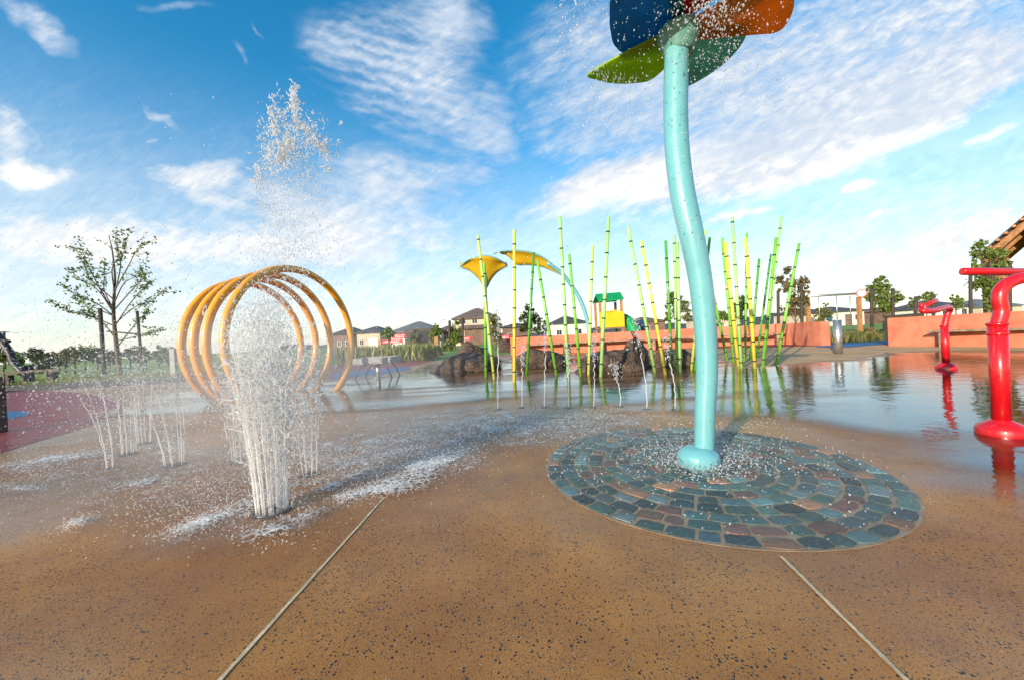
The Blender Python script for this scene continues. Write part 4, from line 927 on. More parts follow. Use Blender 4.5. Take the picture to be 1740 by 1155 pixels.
for i, (px, yb, Y, lb, mk, w) in enumerate(((666, 603, 33, 'dark shrub with red blooms behind the silver play table', 'leaf_bloom', 12), (684, 602, 36, 'flowering shrub right of the timber post', 'leaf_bloom', 9), (728, 600, 38, 'dark low shrub left of the second timber post', 'leaf_dark', 9), (758, 602, 36, 'leafy green shrub behind the pointed boulder', 'leaf_bright', 10), (1440, 576, 18.5, 'reddish green shrub behind the steel bollard', 'leaf_rust', 11), (1472, 573, 18, 'low rusty shrub between bollard and right wall', 'leaf_rust', 12), (1498, 571, 17, 'green shrub against the left end of the right wall', 'leaf_olive', 10))):
    yb2 = 574.5+(870-px)*.0507+.9*F/Y
    tree(px, yb2, Y, [(px-w*.6, yb2-w*.5, w*.6), (px, yb2-w*.8, w*.7), (px+w*.7, yb2-w*.5, w*.6), (px+w*.2, yb2-w*.2, w*.6)], mk, lb, 900, .16, name='shrub', cat='shrub', seed=50+i, trunk_r=.03)
def grass(name, x0, x1, y0, y1, n, hmin, hmax, mat, label, seed):
    g = np.random.default_rng(seed); P = np.c_[g.uniform(x0, x1, n), g.uniform(y0, y1, n), np.zeros(n)]; h_ = g.uniform(hmin, hmax, n)
    bl_ = np.c_[g.normal(size=n)*.25, g.normal(size=n)*.25, np.ones(n)]; P[:, 2] = h_*.48
    o = link(name, leaves_mesh(name, P, h_, seed, blade=bl_), M[mat]); o['kind'] = 'stuff'; o['label'] = label; o['category'] = 'grass'
grass('reeds', -9, -4.3, 18.2, 21.5, 2600, .5, 1.0, 'reed', 'yellow green reeds growing behind the hoops and the play table', 1)
grass('garden_grass', 12.6, 15.2, 15.2, 18.2, 3000, .15, .5, 'leaf_olive', 'mixed garden grass behind the steel bollard', 2)
grass('lawn_grass', -24, -9.5, 15.4, 19, 9000, .08, .2, 'reed', 'short lawn grass at the left edge of the mulch', 3)
mb = MB(); Yf = 17.2; 
p0 = atY(1507, 541, 16.2); p1 = atY(1566, 536, 16.2); mb = MB((p0.x, 16.2, 0)); mb.beam(p0, p1, .2, .22)
for p in (p0, p1): mb.box((p.x-.1, 16.1, 0), (p.x+.1, 16.3, p.z-.111))
tag(mb.build('timber_rail', M['stake']), 'dark timber rail peeking over the left end of the right orange wall', 'rail')

# ------------------------------------------------------------------ water jets
def stream_path(b, tip, wob, g, n=14):
    pts = []
    for i in range(n+1):
        u = i/n; p = b+(tip-b)*u; pts.append(p+Vector((g.normal()*wob*u, g.normal()*wob*u, 0)))
    return pts
jl = ['thin water jet at the left end of the row before the bamboo', 'short thin jet second from the left of the row before the bamboo', 'tall thin jet third from the left of the row before the bamboo', 'thin jet fourth from the left, in front of the tall pale green pole', 'thin jet fifth from the left, in front of the broad boulder', 'shortest curling thin jet, sixth in the row, in front of the broad boulder', 'leaning thin jet seventh in the row, right of the curling one', 'thin jet nearest the teal flower pole at the right end of the row']
jets = [((846, 695), (846, 527)), ((887, 692), (888, 584)), ((925, 692), (927, 548)), ((966, 692), (967, 586)), ((1009, 692), (1010, 572)), ((1053, 691), (1045, 617)), ((1099, 695), (1080, 540)), ((1147, 696), (1132, 570))]
for i, (bs, tp) in enumerate(jets):
    g = np.random.default_rng(100+i); b0 = at(*bs); t0 = atY(*tp, b0.y+.05)
    rt = empty('water_jet', b0, jl[i], 'water jet', 'row of thin water jets')
    mb = MB(b0); mid = b0+(t0-b0)*.62
    path_ = [b0+(mid-b0)*(k/16)+Vector((g.normal()*.004, g.normal()*.004, 0))*(k/8) for k in range(17)]
    if i >= 5: path_ = [p+Vector((.10*(1-k/16)*(k/16), 0, 0)) for k, p in enumerate(path_)]
    mb.tube(path_, [.0062*(1+.35*g.normal()*(k/16)*.5) for k in range(17)], 8); mb.build('stream', M['foam'], rt)
    n = 130; u = g.random(n)**.8; P = np.array(mid)[None]+(np.array(t0)-np.array(mid))[None]*(u[:, None]*1.0)+g.normal(size=(n, 3))*(.005+.022*u[:, None]); P[:, 0] += (g.random(n) < .3)*g.normal(size=n)*.05
    ax = np.c_[g.normal(size=(n, 2))*.3, np.ones(n)]
    me = drops_mesh('drops', P-np.array(b0), (.003+.007*g.random(n)**3), 1+1.2*g.random(n), ax); o = link('drops', me, M['drop'], rt); o['kind'] = 'stuff'
    mb = MB(b0); mb.lathe(b0, [(.045, 0), (.045, .006), (.02, .007)], 20); mb.build('nozzle', M['dark_steel'], rt)

def bundle(name, bs, r0, r1, hz, hdrop, ns, nd, label, seed, rs=.0032, lean=(0, 0), mk='foam'):
    g = np.random.default_rng(seed); b0 = at(*bs); rt = empty(name, b0, label, 'fountain', 'ground fountains with ringed jets')
    mb = MB(b0)
    for k in range(ns):
        q_ = 2*math.pi*k/ns+g.normal()*.1; d = Vector((math.cos(q_), math.sin(q_), 0)); a_ = b0+d*r0; h_ = hz*g.uniform(.75, 1.1)
        rr = r1*g.uniform(.7, 1.15); pts = []
        for j in range(13):
            u = j/12; pts.append(a_+d*((rr-r0)*u**1.3)+Vector((lean[0]*u*u, lean[1]*u*u, h_*u))+Vector((g.normal(), g.normal(), 0))*.005*u)
        mb.tube(pts, [rs*(1.15-.7*j/12)*(1+.3*g.normal()) for j in range(13)], 6)
    mb.build('streams', M[mk], rt)['kind'] = 'stuff'
    u = g.random(nd)**1.1; ang = g.random(nd)*6.283; rad = (r0+(r1-r0)*u)*np.sqrt(g.random(nd))*1.25+g.normal(size=nd)*.02
    P = np.c_[np.cos(ang)*rad+lean[0]*u*u, np.sin(ang)*rad+lean[1]*u*u, .05+hdrop*u]; ax = np.c_[g.normal(size=(nd, 2))*.35, np.ones(nd)]
    o = link('drops', drops_mesh('drops', P, (.0012+.0042*g.random(nd)**2.5), 1+1.5*g.random(nd), ax), M['drop'], rt); o['kind'] = 'stuff'
    mb = MB(b0); mb.lathe(b0, [(r0*1.35, 0), (r0*1.35, .006), (r0*1.2, .008), (r0*.7, .004)], 32); mb.build('nozzle_ring', M['dark_steel'], rt)
    return rt, b0
bundle('ground_fountain', (187, 796), .022, .07, .68, .8, 4, 420, 'small fountain at the far left of the group beside the red rubber', 1, lean=(-.12, 0))
bundle('ground_fountain', (296, 790), .06, .13, .74, .85, 7, 900, 'medium fountain flaring left between the far left one and the tall fountain', 2, lean=(-.09, 0))
bundle('ground_fountain', (245, 753), .05, .09, .75, .9, 6, 800, 'distant faint fountain behind the medium flaring one', 3)
bundle('ground_fountain', (219, 771), .05, .09, .6, .8, 6, 800, 'faint fountain between the distant one and the far left one', 4)
bundle('ground_fountain', (409, 784), .055, .12, .75, .95, 7, 1100, 'fountain close behind the left side of the tall fountain', 5)
bundle('ground_fountain', (527, 806), .045, .1, .7, .85, 7, 1100, 'fountain just right of the tall fountain', 6, lean=(.02, 0))
mf, mb0 = bundle('tall_fountain', (463, 868), .075, .125, .8, 1.15, 50, 3400, 'tallest white fountain in the middle of the splash, shooting high above the hoops', 7, rs=.0036, lean=(-.03, 0))
tag(mf, group='ground fountains with ringed jets')
# main mass and falling clusters
g = np.random.default_rng(77); P = []; Rr = []; SS = []
def cloud(px, py, sx, sy, n, r0, r1, Y=None, sY=.1, st=1.0):
    Y = mb0.y if Y is None else Y
    if n > 2: n = int(n*2.4); r0 *= .5; r1 *= .6
    for _ in range(n):
        p = atY(px+g.normal()*sx, py+g.normal()*sy, max(.8, Y+g.normal()*sY))
        if p.z < .02: p.z = abs(p.z)+.02
        P.append(tuple(p)); Rr.append(r0+(r1-r0)*g.random()**2.5); SS.append(1+st*g.random())
cloud(454, 650, 22, 65, 1150, .0016, .0062, st=4.5)
cloud(452, 590, 36, 55, 850, .0015, .006, sY=.16, st=3.5); cloud(492, 385, 36, 65, 620, .0013, .0052, st=2.5)
cloud(430, 680, 45, 35, 1200, .002, .007, sY=.2, st=1.5)
cloud(465, 700, 26, 70, 900, .003, .009, sY=.08, st=3)
cloud(520, 690, 20, 60, 700, .002, .006, sY=.2, st=2)
cloud(455, 520, 32, 28, 420, .0016, .0055, sY=.14, st=2); cloud(480, 430, 34, 60, 420, .0014, .0055, st=2.5)
# strings of heavy drops at the top
def string(pts, n, r0, r1, s, lump=.0):
    pts = spline([Vector((x, y, 0)) for x, y in pts], 8)
    for _ in range(n):
        i = g.random()*(len(pts)-1); k = int(i); q_ = pts[k]+(pts[min(k+1, len(pts)-1)]-pts[k])*(i-k); cloud(q_.x, q_.y, s, s, 1, r0, r1, sY=.06, st=1.2)
string([(500, 147), (500, 165), (501, 185), (505, 205), (520, 218)], 190, .003, .010, 4)
string([(460, 180), (463, 200), (468, 215), (472, 230)], 110, .003, .009, 4)
string([(472, 185), (480, 198), (484, 204)], 30, .003, .008, 3)
string([(492, 240), (484, 250), (480, 265), (482, 280)], 240, .003, .010, 6)
string([(520, 215), (530, 230), (543, 240), (556, 258)], 150, .003, .009, 6)
string([(452, 215), (450, 240), (455, 265), (462, 285)], 170, .002, .007, 8)
string([(520, 240), (545, 245), (556, 270), (556, 290)], 110, .002, .008, 5)
string([(437, 285), (437, 305), (442, 325)], 90, .002, .007, 4)
string([(500, 215), (490, 230), (500, 260), (510, 280)], 160, .002, .007, 9)
cloud(500, 255, 28, 35, 500, .0015, .006); cloud(520, 310, 18, 14, 160, .002, .006); cloud(450, 345, 9, 14, 110, .002, .006)
cloud(500, 330, 40, 45, 420, .0015, .005); cloud(510, 390, 45, 40, 260, .0015, .006, st=1.5); cloud(455, 300, 12, 25, 140, .002, .006)
cloud(495, 440, 45, 25, 160, .002, .006, st=2)
for x, y in ((532, 192), (478, 166), (466, 163), (558, 290), (576, 241), (579, 210), (574, 262)): cloud(x, y, 2, 2, 3, .006, .011)
# ragged joined strands of water thrown up in the column
mb = MB(mb0); gs = np.random.default_rng(8)
def strand(px, py, L, Y, r):
    n_ = 9; a_ = gs.normal()*.35; p = []; x, y = px, py
    for j in range(n_):
        p.append(atY(x, y, Y)); a_ += gs.normal()*.35; x += math.sin(a_)*L/n_; y -= math.cos(a_)*L/n_
    mb.tube(p, [max(.0006, r*(.25+1.1*gs.random())*math.sin(math.pi*(j+.6)/(n_+.2))) for j in range(n_)], 6)
for px, py, sx_, sy_, n_, L0, L1, r in ((455, 700, 24, 60, 150, 30, 90, .004), (452, 610, 36, 50, 170, 14, 50, .0042), (500, 195, 4, 25, 34, 8, 24, .0034), (462, 215, 6, 28, 30, 8, 26, .003), (484, 262, 8, 20, 26, 8, 26, .0036), (535, 240, 13, 18, 32, 8, 22, .0028), (500, 260, 30, 30, 40, 6, 20, .0032), (500, 330, 36, 40, 46, 6, 20, .003), (480, 430, 34, 50, 40, 6, 22, .003), (437, 300, 3, 14, 12, 8, 20, .0045), (458, 270, 8, 20, 18, 8, 20, .004)):
    for _ in range(n_): strand(px+gs.normal()*sx_, py+gs.normal()*sy_, gs.uniform(L0, L1), mb0.y+gs.normal()*.06, r)
mb.build('column_strands', M['strand'], mf)['kind'] = 'stuff'
me = drops_mesh('column_drops', np.array(P)-np.array(mb0), np.array(Rr), np.array(SS), np.c_[g.normal(size=(len(P), 2))*.4, np.ones(len(P))])
o = link('column_drops', me, M['drop'], mf); o['kind'] = 'stuff'

# drops drifting across the left half
P = []; Rr = []; SS = []
for _ in range(9000):
    px = g.normal()*190+330; py = 640+g.normal()*75 if g.random() < .62 else 470+g.normal()*110
    if px < -60 or px > 800: continue
    Y = g.uniform(1.4, 4.6); p = atY(px, py, Y)
    if p.z < .03: continue
    P.append(tuple(p)); Rr.append((.001+.0036*g.random()**4)*(Y/2.6)**.55); SS.append(1+.9*g.random())
for _ in range(2600):
    px = g.normal()*110+190; py = 650+g.normal()*40; Y = g.uniform(1.5, 4.0); p = atY(px, py, Y)
    if p.z < .03: continue
    P.append(tuple(p)); Rr.append((.001+.0038*g.random()**3.5)*(Y/2.6)**.55); SS.append(1+1.2*g.random())
o = link('water_spray', drops_mesh('water_spray', np.array(P), np.array(Rr), np.array(SS), g.normal(size=(len(P), 3))+np.array([0, 0, 1.])), M['drop']); tag(o, 'fine water spray drifting over the left half of the splash pad', 'spray', kind='stuff')

# mist hanging round the tall fountain
t = NT('fountain_mist'); co = t.n('ShaderNodeTexCoord'); gr = t.n('ShaderNodeVectorMath', operation='LENGTH'); t.l(co.outputs['Object'], gr.inputs[0])
dn = t.math('MULTIPLY', t.ramp(gr.outputs['Value'], .15, .98, 1, 0), t.ramp(t.noise(co.outputs['Object'], 3.0, 4), .32, .68, .25, 1))
pv = t.n('ShaderNodeVolumePrincipled'); pv.inputs['Color'].default_value = (1, 1, 1, 1); pv.inputs['Anisotropy'].default_value = -.2; t.l(t.math('MULTIPLY', dn, .95), pv.inputs['Density'])
t.l(pv.outputs[0], t.out.inputs['Volume'])
bm = bmesh.new(); bmesh.ops.create_icosphere(bm, subdivisions=4, radius=1); me = bpy.data.meshes.new('mist'); bm.to_mesh(me); bm.free()
o = link('mist', me, t.m); o.location = (mb0.x-.35, mb0.y+.55, .62); o.scale = (1.7, .95, .72); tag(o, 'faint white mist hanging around the tall fountain and the hoops', 'mist', kind='stuff')
# splashes on the ground
P = []; Rr = []; SS = []
def splash(px, py, sx, sy, n, h_, r0=.0006, r1=.0032, ang=0.0):
    n = int(n*3.0)
    for _ in range(n):
        a_, b_ = g.normal()*sx, g.normal()*sy; p = at(max(-40, min(1760, px+a_*math.cos(ang)-b_*math.sin(ang))), max(664, py+a_*math.sin(ang)+b_*math.cos(ang)))
        p.z = .004+abs(g.normal())*h_; P.append(tuple(p)); Rr.append(r0+(r1-r0)*g.random()**3); SS.append(1+1.5*g.random())
for px, py, sx, sy, n, h_, an in ((345, 890, 38, 8, 900, .014, -.35), (640, 835, 40, 8, 800, .016, -.2), (735, 790, 40, 12, 900, .03, -.25), (360, 825, 70, 30, 900, .02, 0), (240, 830, 90, 30, 500, .015, -.2), (130, 890, 16, 5, 160, .012, -.3), (80, 785, 70, 12, 420, .012, -.2), (30, 830, 30, 5, 140, .01, 0),
                                  (440, 740, 120, 20, 800, .03, 0), (650, 740, 60, 20, 600, .03, 0), (820, 730, 70, 16, 700, .04, 0), (1000, 712, 80, 10, 600, .04, 0), (560, 800, 60, 25, 500, .02, 0), (240, 760, 60, 12, 400, .02, 0), (590, 850, 12, 5, 160, .02, -.4), (450, 905, 40, 16, 260, .015, 0), (520, 880, 14, 5, 160, .015, -.4), (1280, 715, 30, 8, 120, .02, 0), (735, 760, 60, 22, 1500, .07, -.2), (620, 790, 50, 22, 1000, .05, -.2), (850, 715, 90, 14, 1100, .07, 0), (1010, 705, 90, 8, 800, .06, 0), (360, 850, 70, 30, 900, .05, -.3), (600, 700, 80, 14, 600, .08, 0), (90, 800, 80, 20, 700, .04, -.2), (1230, 730, 60, 8, 300, .05, 0),
                                  (850, 645, 25, 3, 120, .04, 0), (960, 643, 40, 3, 120, .04, 0), (300, 800, 150, 60, 1200, .02, 0), (500, 770, 200, 40, 1300, .03, 0)):
    splash(px, py, sx, sy, n, h_, ang=an)
ax = g.normal(size=(len(P), 3)); ax[:, 2] *= .5
o = link('splash', drops_mesh('splash', np.array(P), np.array(Rr), np.array(SS)*.9, ax), M['foam']); tag(o, 'white splashes of water breaking over the ochre concrete', 'splash', kind='stuff')

# lacy foam on the wet concrete, plus broad white speckle painted for water glints
FP = [(330, 800, 400, 70, -.05, .40), (640, 775, 230, 58, -.2, .6), (880, 726, 240, 34, 0, .66), (440, 890, 200, 38, -.2, .36), (700, 815, 110, 20, -.25, .7), (1000, 722, 130, 16, 0, .55), (520, 815, 90, 25, -.3, .5), (345, 890, 70, 9, -.35, 1.0), (640, 835, 75, 9, -.2, 1.0), (735, 788, 70, 13, -.25, 1.0), (560, 830, 40, 8, -.3, .8), (130, 890, 30, 6, -.3, .9), (80, 785, 110, 12, -.15, .7), (30, 832, 50, 6, 0, .7), (240, 825, 120, 22, -.1, .55), (420, 860, 90, 22, -.2, .6), (590, 760, 150, 20, -.1, .55), (820, 735, 110, 14, 0, .6), (1010, 712, 110, 9, 0, .6), (455, 905, 60, 12, -.2, .7), (520, 878, 24, 6, -.4, .8), (330, 770, 150, 18, 0, .5), (600, 845, 20, 4, -.4, .9), (1195, 800, 60, 16, 0, .5), (880, 650, 90, 4, 0, .5), (1230, 730, 60, 8, 0, .4)]
xs = np.arange(-5.2, 2.6, .035); ys = np.arange(1.7, 6.6, .035); GX, GY = np.meshgrid(xs, ys); P3 = np.stack([GX.ravel(), GY.ravel(), np.zeros(GX.size)], 1)-np.array(CAM)
fx_ = P3@np.array(FWD); px_ = W0/2+F*(P3@np.array(RGT))/fx_; py_ = H0/2-F*(P3@np.array(UPV))/fx_; fo = np.zeros(len(px_))
for x, y, rx, ry, an, w_ in FP:
    a_ = ((px_-x)*math.cos(an)+(py_-y)*math.sin(an))/rx; b_ = (-(px_-x)*math.sin(an)+(py_-y)*math.cos(an))/ry; fo = np.maximum(fo, w_*np.exp(-(a_*a_+b_*b_)*.8))
nx, ny = len(xs), len(ys); idx = np.arange(nx*ny).reshape(ny, nx); quads = np.stack([idx[:-1, :-1], idx[:-1, 1:], idx[1:, 1:], idx[1:, :-1]], -1).reshape(-1, 4)
quads = quads[fo[quads].max(1) > .06]; used = np.unique(quads); rm = -np.ones(nx*ny, int); rm[used] = np.arange(len(used))
me = raw_mesh('foam', np.c_[GX.ravel()[used], GY.ravel()[used], .014+.012*np.random.default_rng(2).random(len(used))*fo[used]], rm[quads], True)
a_ = me.attributes.new('foam', 'FLOAT', 'POINT'); a_.data.foreach_set('value', fo[used].astype(np.float32))
t = NT('foam_glint_lace'); co = t.n('ShaderNodeTexCoord').outputs['Object']; fa = t.n('ShaderNodeAttribute', attribute_name='foam').outputs['Fac']
nz = t.n('ShaderNodeTexNoise'); nz.inputs['Scale'].default_value = 7; nz.inputs['Detail'].default_value = 5; t.l(co, nz.inputs['Vector'])
ad = t.n('ShaderNodeVectorMath', operation='MULTIPLY_ADD'); t.l(nz.outputs['Color'], ad.inputs[0]); ad.inputs[1].default_value = (.16, .16, 0); t.l(co, ad.inputs[2])
v = t.n('ShaderNodeTexVoronoi', feature='DISTANCE_TO_EDGE'); v.inputs['Scale'].default_value = 24; t.l(ad.outputs[0], v.inputs['Vector'])
lace = t.ramp(v.outputs['Distance'], .0, .2, 1, 0); fine_ = t.noise(co, 70, 6, .75)
k_ = t.math('ADD', t.math('ADD', fa, t.math('MULTIPLY', lace, .42)), t.math('MULTIPLY', t.math('SUBTRACT', fine_, .5), 1.5)); k_ = t.math('ADD', k_, t.math('MULTIPLY', t.math('SUBTRACT', t.noise(co, 5, 4), .5), 1.0))
mk_ = t.math('MULTIPLY', t.ramp(k_, .58, 1.1), t.ramp(fa, .05, .3))
df = t.n('ShaderNodeBsdfDiffuse'); df.inputs[0].default_value = (.97, .93, .88, 1); t.l(t.bump(k_, .6, .02), df.inputs['Normal']); tr = t.n('ShaderNodeBsdfTransparent'); mx = t.n('ShaderNodeMixShader'); t.l(mk_, mx.inputs[0]); t.l(tr.outputs[0], mx.inputs[1]); t.l(df.outputs[0], mx.inputs[2])
o = link('foam', me, t.fin(mx.outputs[0])); tag(o, 'lacy white foam patches and painted white sparkle on the wet ochre concrete', 'foam', kind='stuff')

# water falling from the flower
P = []; Rr = []; SS = []
def fall(px, py, sx, sy, n, r0, r1, sY=.25, st=1.0, Y=None):
    for _ in range(n):
        p = atY(px+g.normal()*sx, py+g.normal()*sy, max(.9, (D0 if Y is None else Y)+g.normal()*sY)); P.append(tuple(p)); Rr.append(r0+(r1-r0)*g.random()**2.5); SS.append(1+st*g.random())
fall(1205, 20, 35, 18, 700, .0012, .006, .12, Y=D0-.35); fall(1150, 60, 60, 40, 260, .0012, .005, .1, Y=D0-.35); fall(1280, 60, 45, 40, 220, .0012, .005, .15, Y=D0-.3); fall(1220, 100, 30, 25, 220, .0014, .0055, .08, Y=D0-.3)
fall(1000, 60, 25, 50, 320, .0012, .005); fall(1015, 118, 6, 5, 90, .0015, .005, .05, Y=D0+.3); fall(975, 30, 30, 30, 120, .002, .007)
fall(1230, 170, 55, 45, 650, .0012, .004); fall(1040, 190, 45, 60, 300, .0012, .004, st=3); fall(1180, 320, 110, 90, 420, .0012, .0045); fall(1000, 380, 110, 110, 260, .0012, .0045); fall(1320, 120, 20, 60, 200, .0015, .005); fall(1190, 560, 70, 110, 200, .0012, .004)
for _ in range(26):       # strings running off the olive petal
    x0 = g.uniform(1010, 1110); y0 = 118+g.random()*14; L = g.uniform(40, 130); dx = -L*g.uniform(.1, .35); k = int(L/3)
    for j in range(k):
        u = (j+g.random())/k; p = atY(x0+dx*u+g.normal()*.8, y0+L*u, D0+.3); P.append(tuple(p)); Rr.append(.0012+.0012*g.random()); SS.append(2+3*g.random())
o = link('falling_water', drops_mesh('falling_water', np.array(P), np.array(Rr), np.array(SS), np.c_[g.normal(size=(len(P), 2))*.3, np.ones(len(P))]), M['drop']); tag(o, 'drops and strings of water falling from the giant flower head', 'falling water', kind='stuff')
P = []; Rr = []; SS = []
for _ in range(4200):
    a_ = g.random()*6.283; r_ = abs(g.normal())*.2+.16 if g.random() < .45 else .2+.95*g.random()**.8
    x, y = cc.x+r_*math.cos(a_)*EYE, cc.y+r_*math.sin(a_)*EYE
    if y < cc.y-.35 and g.random() < .75: continue
    P.append((x, y, .02+abs(g.normal())*.035)); Rr.append(.0012+.0035*g.random()**2.5); SS.append(1+1.2*g.random())
o = link('pole_splash', drops_mesh('pole_splash', np.array(P), np.array(Rr), np.array(SS), g.normal(size=(len(P), 3))), M['drop']); tag(o, 'fine drops bouncing off the slate setts around the flower pole', 'splash', kind='stuff')

# ------------------------------------------------------------------ sky and sun
SUN_AZ = math.atan2(-.62, -.78); SUN_EL = R(15)
w = bpy.data.worlds.new('World'); sc.world = w; w.use_nodes = True; T = w.node_tree; T.nodes.clear()
def n(t_, **kw):
    x = T.nodes.new(t_)
    for k, v in kw.items(): setattr(x, k, v)
    return x
def mth(op, a, b=None, c=None, clamp=False):
    x = n('ShaderNodeMath', operation=op, use_clamp=clamp)
    for i, q_ in enumerate((a, b, c)):
        if q_ is None: continue
        if isinstance(q_, (int, float)): x.inputs[i].default_value = q_
        else: T.links.new(q_, x.inputs[i])
    return x.outputs[0]
def mrange(v, lo, hi, a=0., b=1.):
    x = n('ShaderNodeMapRange', interpolation_type='SMOOTHSTEP'); T.links.new(v, x.inputs[0])
    for i, q_ in enumerate((lo, hi, a, b)): x.inputs[i+1].default_value = q_
    return x.outputs[0]
def mixc(f, a, b):
    x = n('ShaderNodeMix', data_type='RGBA')
    for i, q_ in ((0, f), (6, a), (7, b)):
        if isinstance(q_, tuple): x.inputs[i].default_value = (*q_, 1)
        elif isinstance(q_, (int, float)): x.inputs[i].default_value = q_
        else: T.links.new(q_, x.inputs[i])
    return x.outputs[2]
sky = n('ShaderNodeTexSky', sky_type='NISHITA', sun_disc=False); sky.sun_elevation = SUN_EL; sky.sun_rotation = SUN_AZ
sky.air_density = 1.0; sky.dust_density = .6; sky.ozone_density = 2.0
tc = n('ShaderNodeTexCoord').outputs['Generated']
sx = n('ShaderNodeSeparateXYZ'); T.links.new(tc, sx.inputs[0]); dx, dy, dz = sx.outputs
dyc = mth('MAXIMUM', mth('ABSOLUTE', dy), .12)
s_ = mth('DIVIDE', dx, dyc); t_ = mth('DIVIDE', dz, dyc)
cv = n('ShaderNodeCombineXYZ'); T.links.new(s_, cv.inputs[0]); T.links.new(t_, cv.inputs[1]); V0 = cv.outputs[0]
wn_ = n('ShaderNodeTexNoise'); wn_.inputs['Scale'].default_value = 2.6; wn_.inputs['Detail'].default_value = 3.5; wn_.inputs['Roughness'].default_value = .62; T.links.new(V0, wn_.inputs['Vector'])
ws_ = n('ShaderNodeVectorMath', operation='SUBTRACT'); T.links.new(wn_.outputs['Color'], ws_.inputs[0]); ws_.inputs[1].default_value = (.5, .5, .5)
wa_ = n('ShaderNodeVectorMath', operation='MULTIPLY_ADD'); T.links.new(ws_.outputs[0], wa_.inputs[0]); wa_.inputs[1].default_value = (.34, .17, 0); T.links.new(V0, wa_.inputs[2]); V = wa_.outputs[0]
def skyuv(px, py):
    d = ray(px, py); return d.x/d.y, d.z/d.y
def mapped(rot=0, scale=(1, 1, 1), loc=(0, 0, 0), wv_=False):
    m_ = n('ShaderNodeMapping', vector_type='TEXTURE'); m_.inputs['Location'].default_value = loc; m_.inputs['Rotation'].default_value = (0, 0, rot); m_.inputs['Scale'].default_value = scale
    T.links.new(V if wv_ else V0, m_.inputs[0]); return m_.outputs[0]
def blob(px, py, rx, ry, deg=0, wgt=1.0, inner=.0):
    u, v = skyuv(px, py); m_ = mapped(R(deg)+ROLL*0, (rx/F, ry/F, 1), (u, v, 0), True)
    L = n('ShaderNodeVectorMath', operation='LENGTH'); T.links.new(m_, L.inputs[0])
    return mrange(L.outputs['Value'], inner, 1, wgt, 0)
def noise(vec, sc_, det=6, ro=.6, dist=0):
    x = n('ShaderNodeTexNoise'); x.inputs['Scale'].default_value = sc_; x.inputs['Detail'].default_value = det; x.inputs['Roughness'].default_value = ro; x.inputs['Distortion'].default_value = dist
    T.links.new(vec, x.inputs['Vector']); return x.outputs['Fac']
def total(L):
    a = L[0]
    for b in L[1:]: a = mth('ADD', a, b)
    return a
# deg: + = rising to the right
right = total([blob(1330, 270, 560, 95, 13, 1.0), blob(1500, 190, 520, 120, 15, .9), blob(1150, 190, 360, 170, 22, .75), blob(1500, 60, 520, 170, 12, .85), blob(1000, 90, 240, 190, 60, .7), blob(1700, 235, 120, 20, 14, .9), blob(1460, 322, 60, 15, 8, 1.1), blob(1500, 353, 66, 11, 8, 1.0),
               blob(1000, 325, 210, 40, 22, .9), blob(1720, 370, 380, 60, 9, .7), blob(1600, 430, 470, 70, 5, .85), blob(1500, 500, 460, 50, 3, .7), blob(1240, 370, 120, 16, 12, .9), blob(1640, 120, 340, 80, 20, .6)])
left = total([blob(60, 285, 130, 42, -12, 1.3), blob(20, 215, 120, 60, -32, .9), blob(140, 405, 480, 80, -9, 1.15), blob(430, 340, 330, 60, -14, .6), blob(560, 400, 380, 60, -4, .55), blob(320, 330, 170, 45, -18, .55), blob(370, 295, 90, 34, 18, .85), blob(305, 205, 75, 22, -36, .7), blob(275, 250, 22, 10, 0, .6), blob(60, 30, 140, 40, -34, .8), blob(290, 5, 80, 16, -12, .6), blob(390, 90, 40, 10, -45, .35), blob(420, 50, 30, 10, -40, .35), blob(160, 140, 90, 20, -35, .25),
              blob(640, 320, 260, 90, -6, .8), blob(700, 140, 270, 190, -35, .72), blob(760, 40, 150, 90, 60, .6), blob(560, 60, 90, 60, -10, .35), blob(650, 430, 500, 70, -3, .55), blob(250, 530, 700, 60, -3, .8), blob(850, 520, 500, 60, 0, .6), blob(850, 240, 120, 120, 0, .45)])
nr = mth('ADD', mth('MULTIPLY', noise(mapped(R(17), (1.0, .26, 1)), 3.4, 9, .62, .25), .65), mth('MULTIPLY', noise(mapped(R(20), (1.0, .42, 1)), 1.7, 5, .6, .2), .4)); nr2 = noise(mapped(R(24), (.5, .2, 1)), 9, 7, .6, .3)
nl = noise(mapped(R(-22), (1.0, .3, 1)), 3.2, 9, .62, .3); nl2 = noise(mapped(R(-14), (.5, .2, 1)), 8.5, 7, .62, .3)
wv = n('ShaderNodeTexWave', wave_type='BANDS', bands_direction='Y'); wv.inputs['Scale'].default_value = 9.5; wv.inputs['Distortion'].default_value = 5; wv.inputs['Detail'].default_value = 4; wv.inputs['Detail Scale'].default_value = 1.6
T.links.new(mapped(R(-18)), wv.inputs['Vector']); ripple = mth('MULTIPLY', mth('SUBTRACT', wv.outputs['Fac'], .5), blob(640, 120, 200, 150, -30, .42))
def dens(base, a, b, extra=None):
    x = mth('ADD', base, mth('MULTIPLY', mth('SUBTRACT', a, .5), 1.45)); x = mth('ADD', x, mth('MULTIPLY', mth('SUBTRACT', b, .5), .75))
    if extra is not None: x = mth('ADD', x, extra)
    return mth('MULTIPLY', mrange(x, -.08, 1.2), mrange(base, .0, .4))
cr = dens(right, nr, nr2); cl_ = dens(left, nl, nl2, ripple)
cloudf = mth('MAXIMUM', cr, cl_)
ahead = mrange(dy, .02, .2)
gen = mrange(noise(tc, 2.2, 7, .6), .48, .75, 0, .7)
cloudf = mth('ADD', mth('MULTIPLY', cloudf, ahead), mth('MULTIPLY', gen, mth('SUBTRACT', 1, ahead)))
el = mth('ARCSINE', dz)
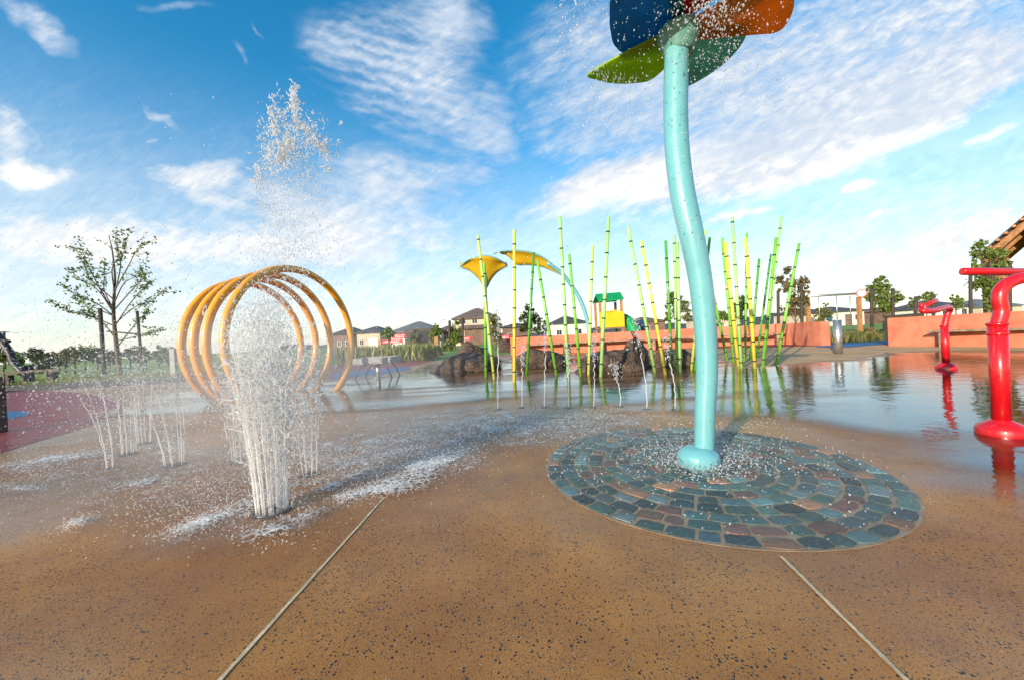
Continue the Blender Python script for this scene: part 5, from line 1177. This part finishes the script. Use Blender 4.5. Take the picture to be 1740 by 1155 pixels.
hazef = mth('MAXIMUM', mrange(el, -.03, .2, .95, 0.0), mrange(el, .04, .60, .76, 0.0))
cloudf = mth('MAXIMUM', cloudf, mth('MULTIPLY', hazef, mrange(nl, .1, .7, .75, 1.0)))
hs = n('ShaderNodeHueSaturation'); hs.inputs['Hue'].default_value = .49; hs.inputs['Saturation'].default_value = 1.42; hs.inputs['Value'].default_value = 2.0; T.links.new(sky.outputs[0], hs.inputs['Color'])
edge = total([blob(1050, 335, 260, 45, 21, .8), blob(1500, 270, 420, 40, 14, .8), blob(60, 290, 140, 45, -12, 1.0), blob(1460, 322, 70, 20, 8, .8), blob(1700, 235, 140, 25, 14, .8)])
shade = mth('ADD', mth('MULTIPLY', mth('MULTIPLY', mrange(nr2, .3, .75), mrange(nr, .3, .65)), .75), mth('ADD', edge, mrange(el, .5, .15, 0, .6)), clamp=True); ccol = mixc(shade, (3.9, 5.0, 6.5), (8.4, 8.2, 7.8))
mixed = mixc(cloudf, hs.outputs[0], ccol)
bg = n('ShaderNodeBackground'); bg.inputs['Strength'].default_value = .1; T.links.new(mixed, bg.inputs[0])
wo = n('ShaderNodeOutputWorld'); T.links.new(bg.outputs[0], wo.inputs[0])
sun = bpy.data.lights.new('Sun', 'SUN'); sun.energy = 4.8; sun.angle = R(.5); sun.color = (1.0, .845, .645)
so = bpy.data.objects.new('Sun', sun); C.objects.link(so)
sd_ = Vector((math.sin(SUN_AZ)*math.cos(SUN_EL), math.cos(SUN_AZ)*math.cos(SUN_EL), math.sin(SUN_EL)))
so.rotation_euler = (-sd_).to_track_quat('-Z', 'Y').to_euler(); so.location = sd_*60

# ------------------------------------------------------------------ camera
cam = bpy.data.cameras.new('Camera'); cam.sensor_fit = 'HORIZONTAL'; cam.sensor_width = 36; cam.lens = F/W0*36; cam.clip_start = .05; cam.clip_end = 6000
co_ = bpy.data.objects.new('Camera', cam); C.objects.link(co_)
Mx = Matrix((RGT, UPV, -FWD)).transposed().to_4x4(); Mx.translation = CAM; co_.matrix_world = Mx
sc.camera = co_
sc.view_settings.view_transform = 'Standard'; sc.view_settings.look = 'None'; sc.view_settings.exposure = .42; sc.view_settings.gamma = 1
sc.cycles.max_bounces = 8; sc.cycles.transparent_max_bounces = 24; sc.cycles.caustics_reflective = False; sc.cycles.caustics_refractive = False
sc.cycles.use_denoising = True
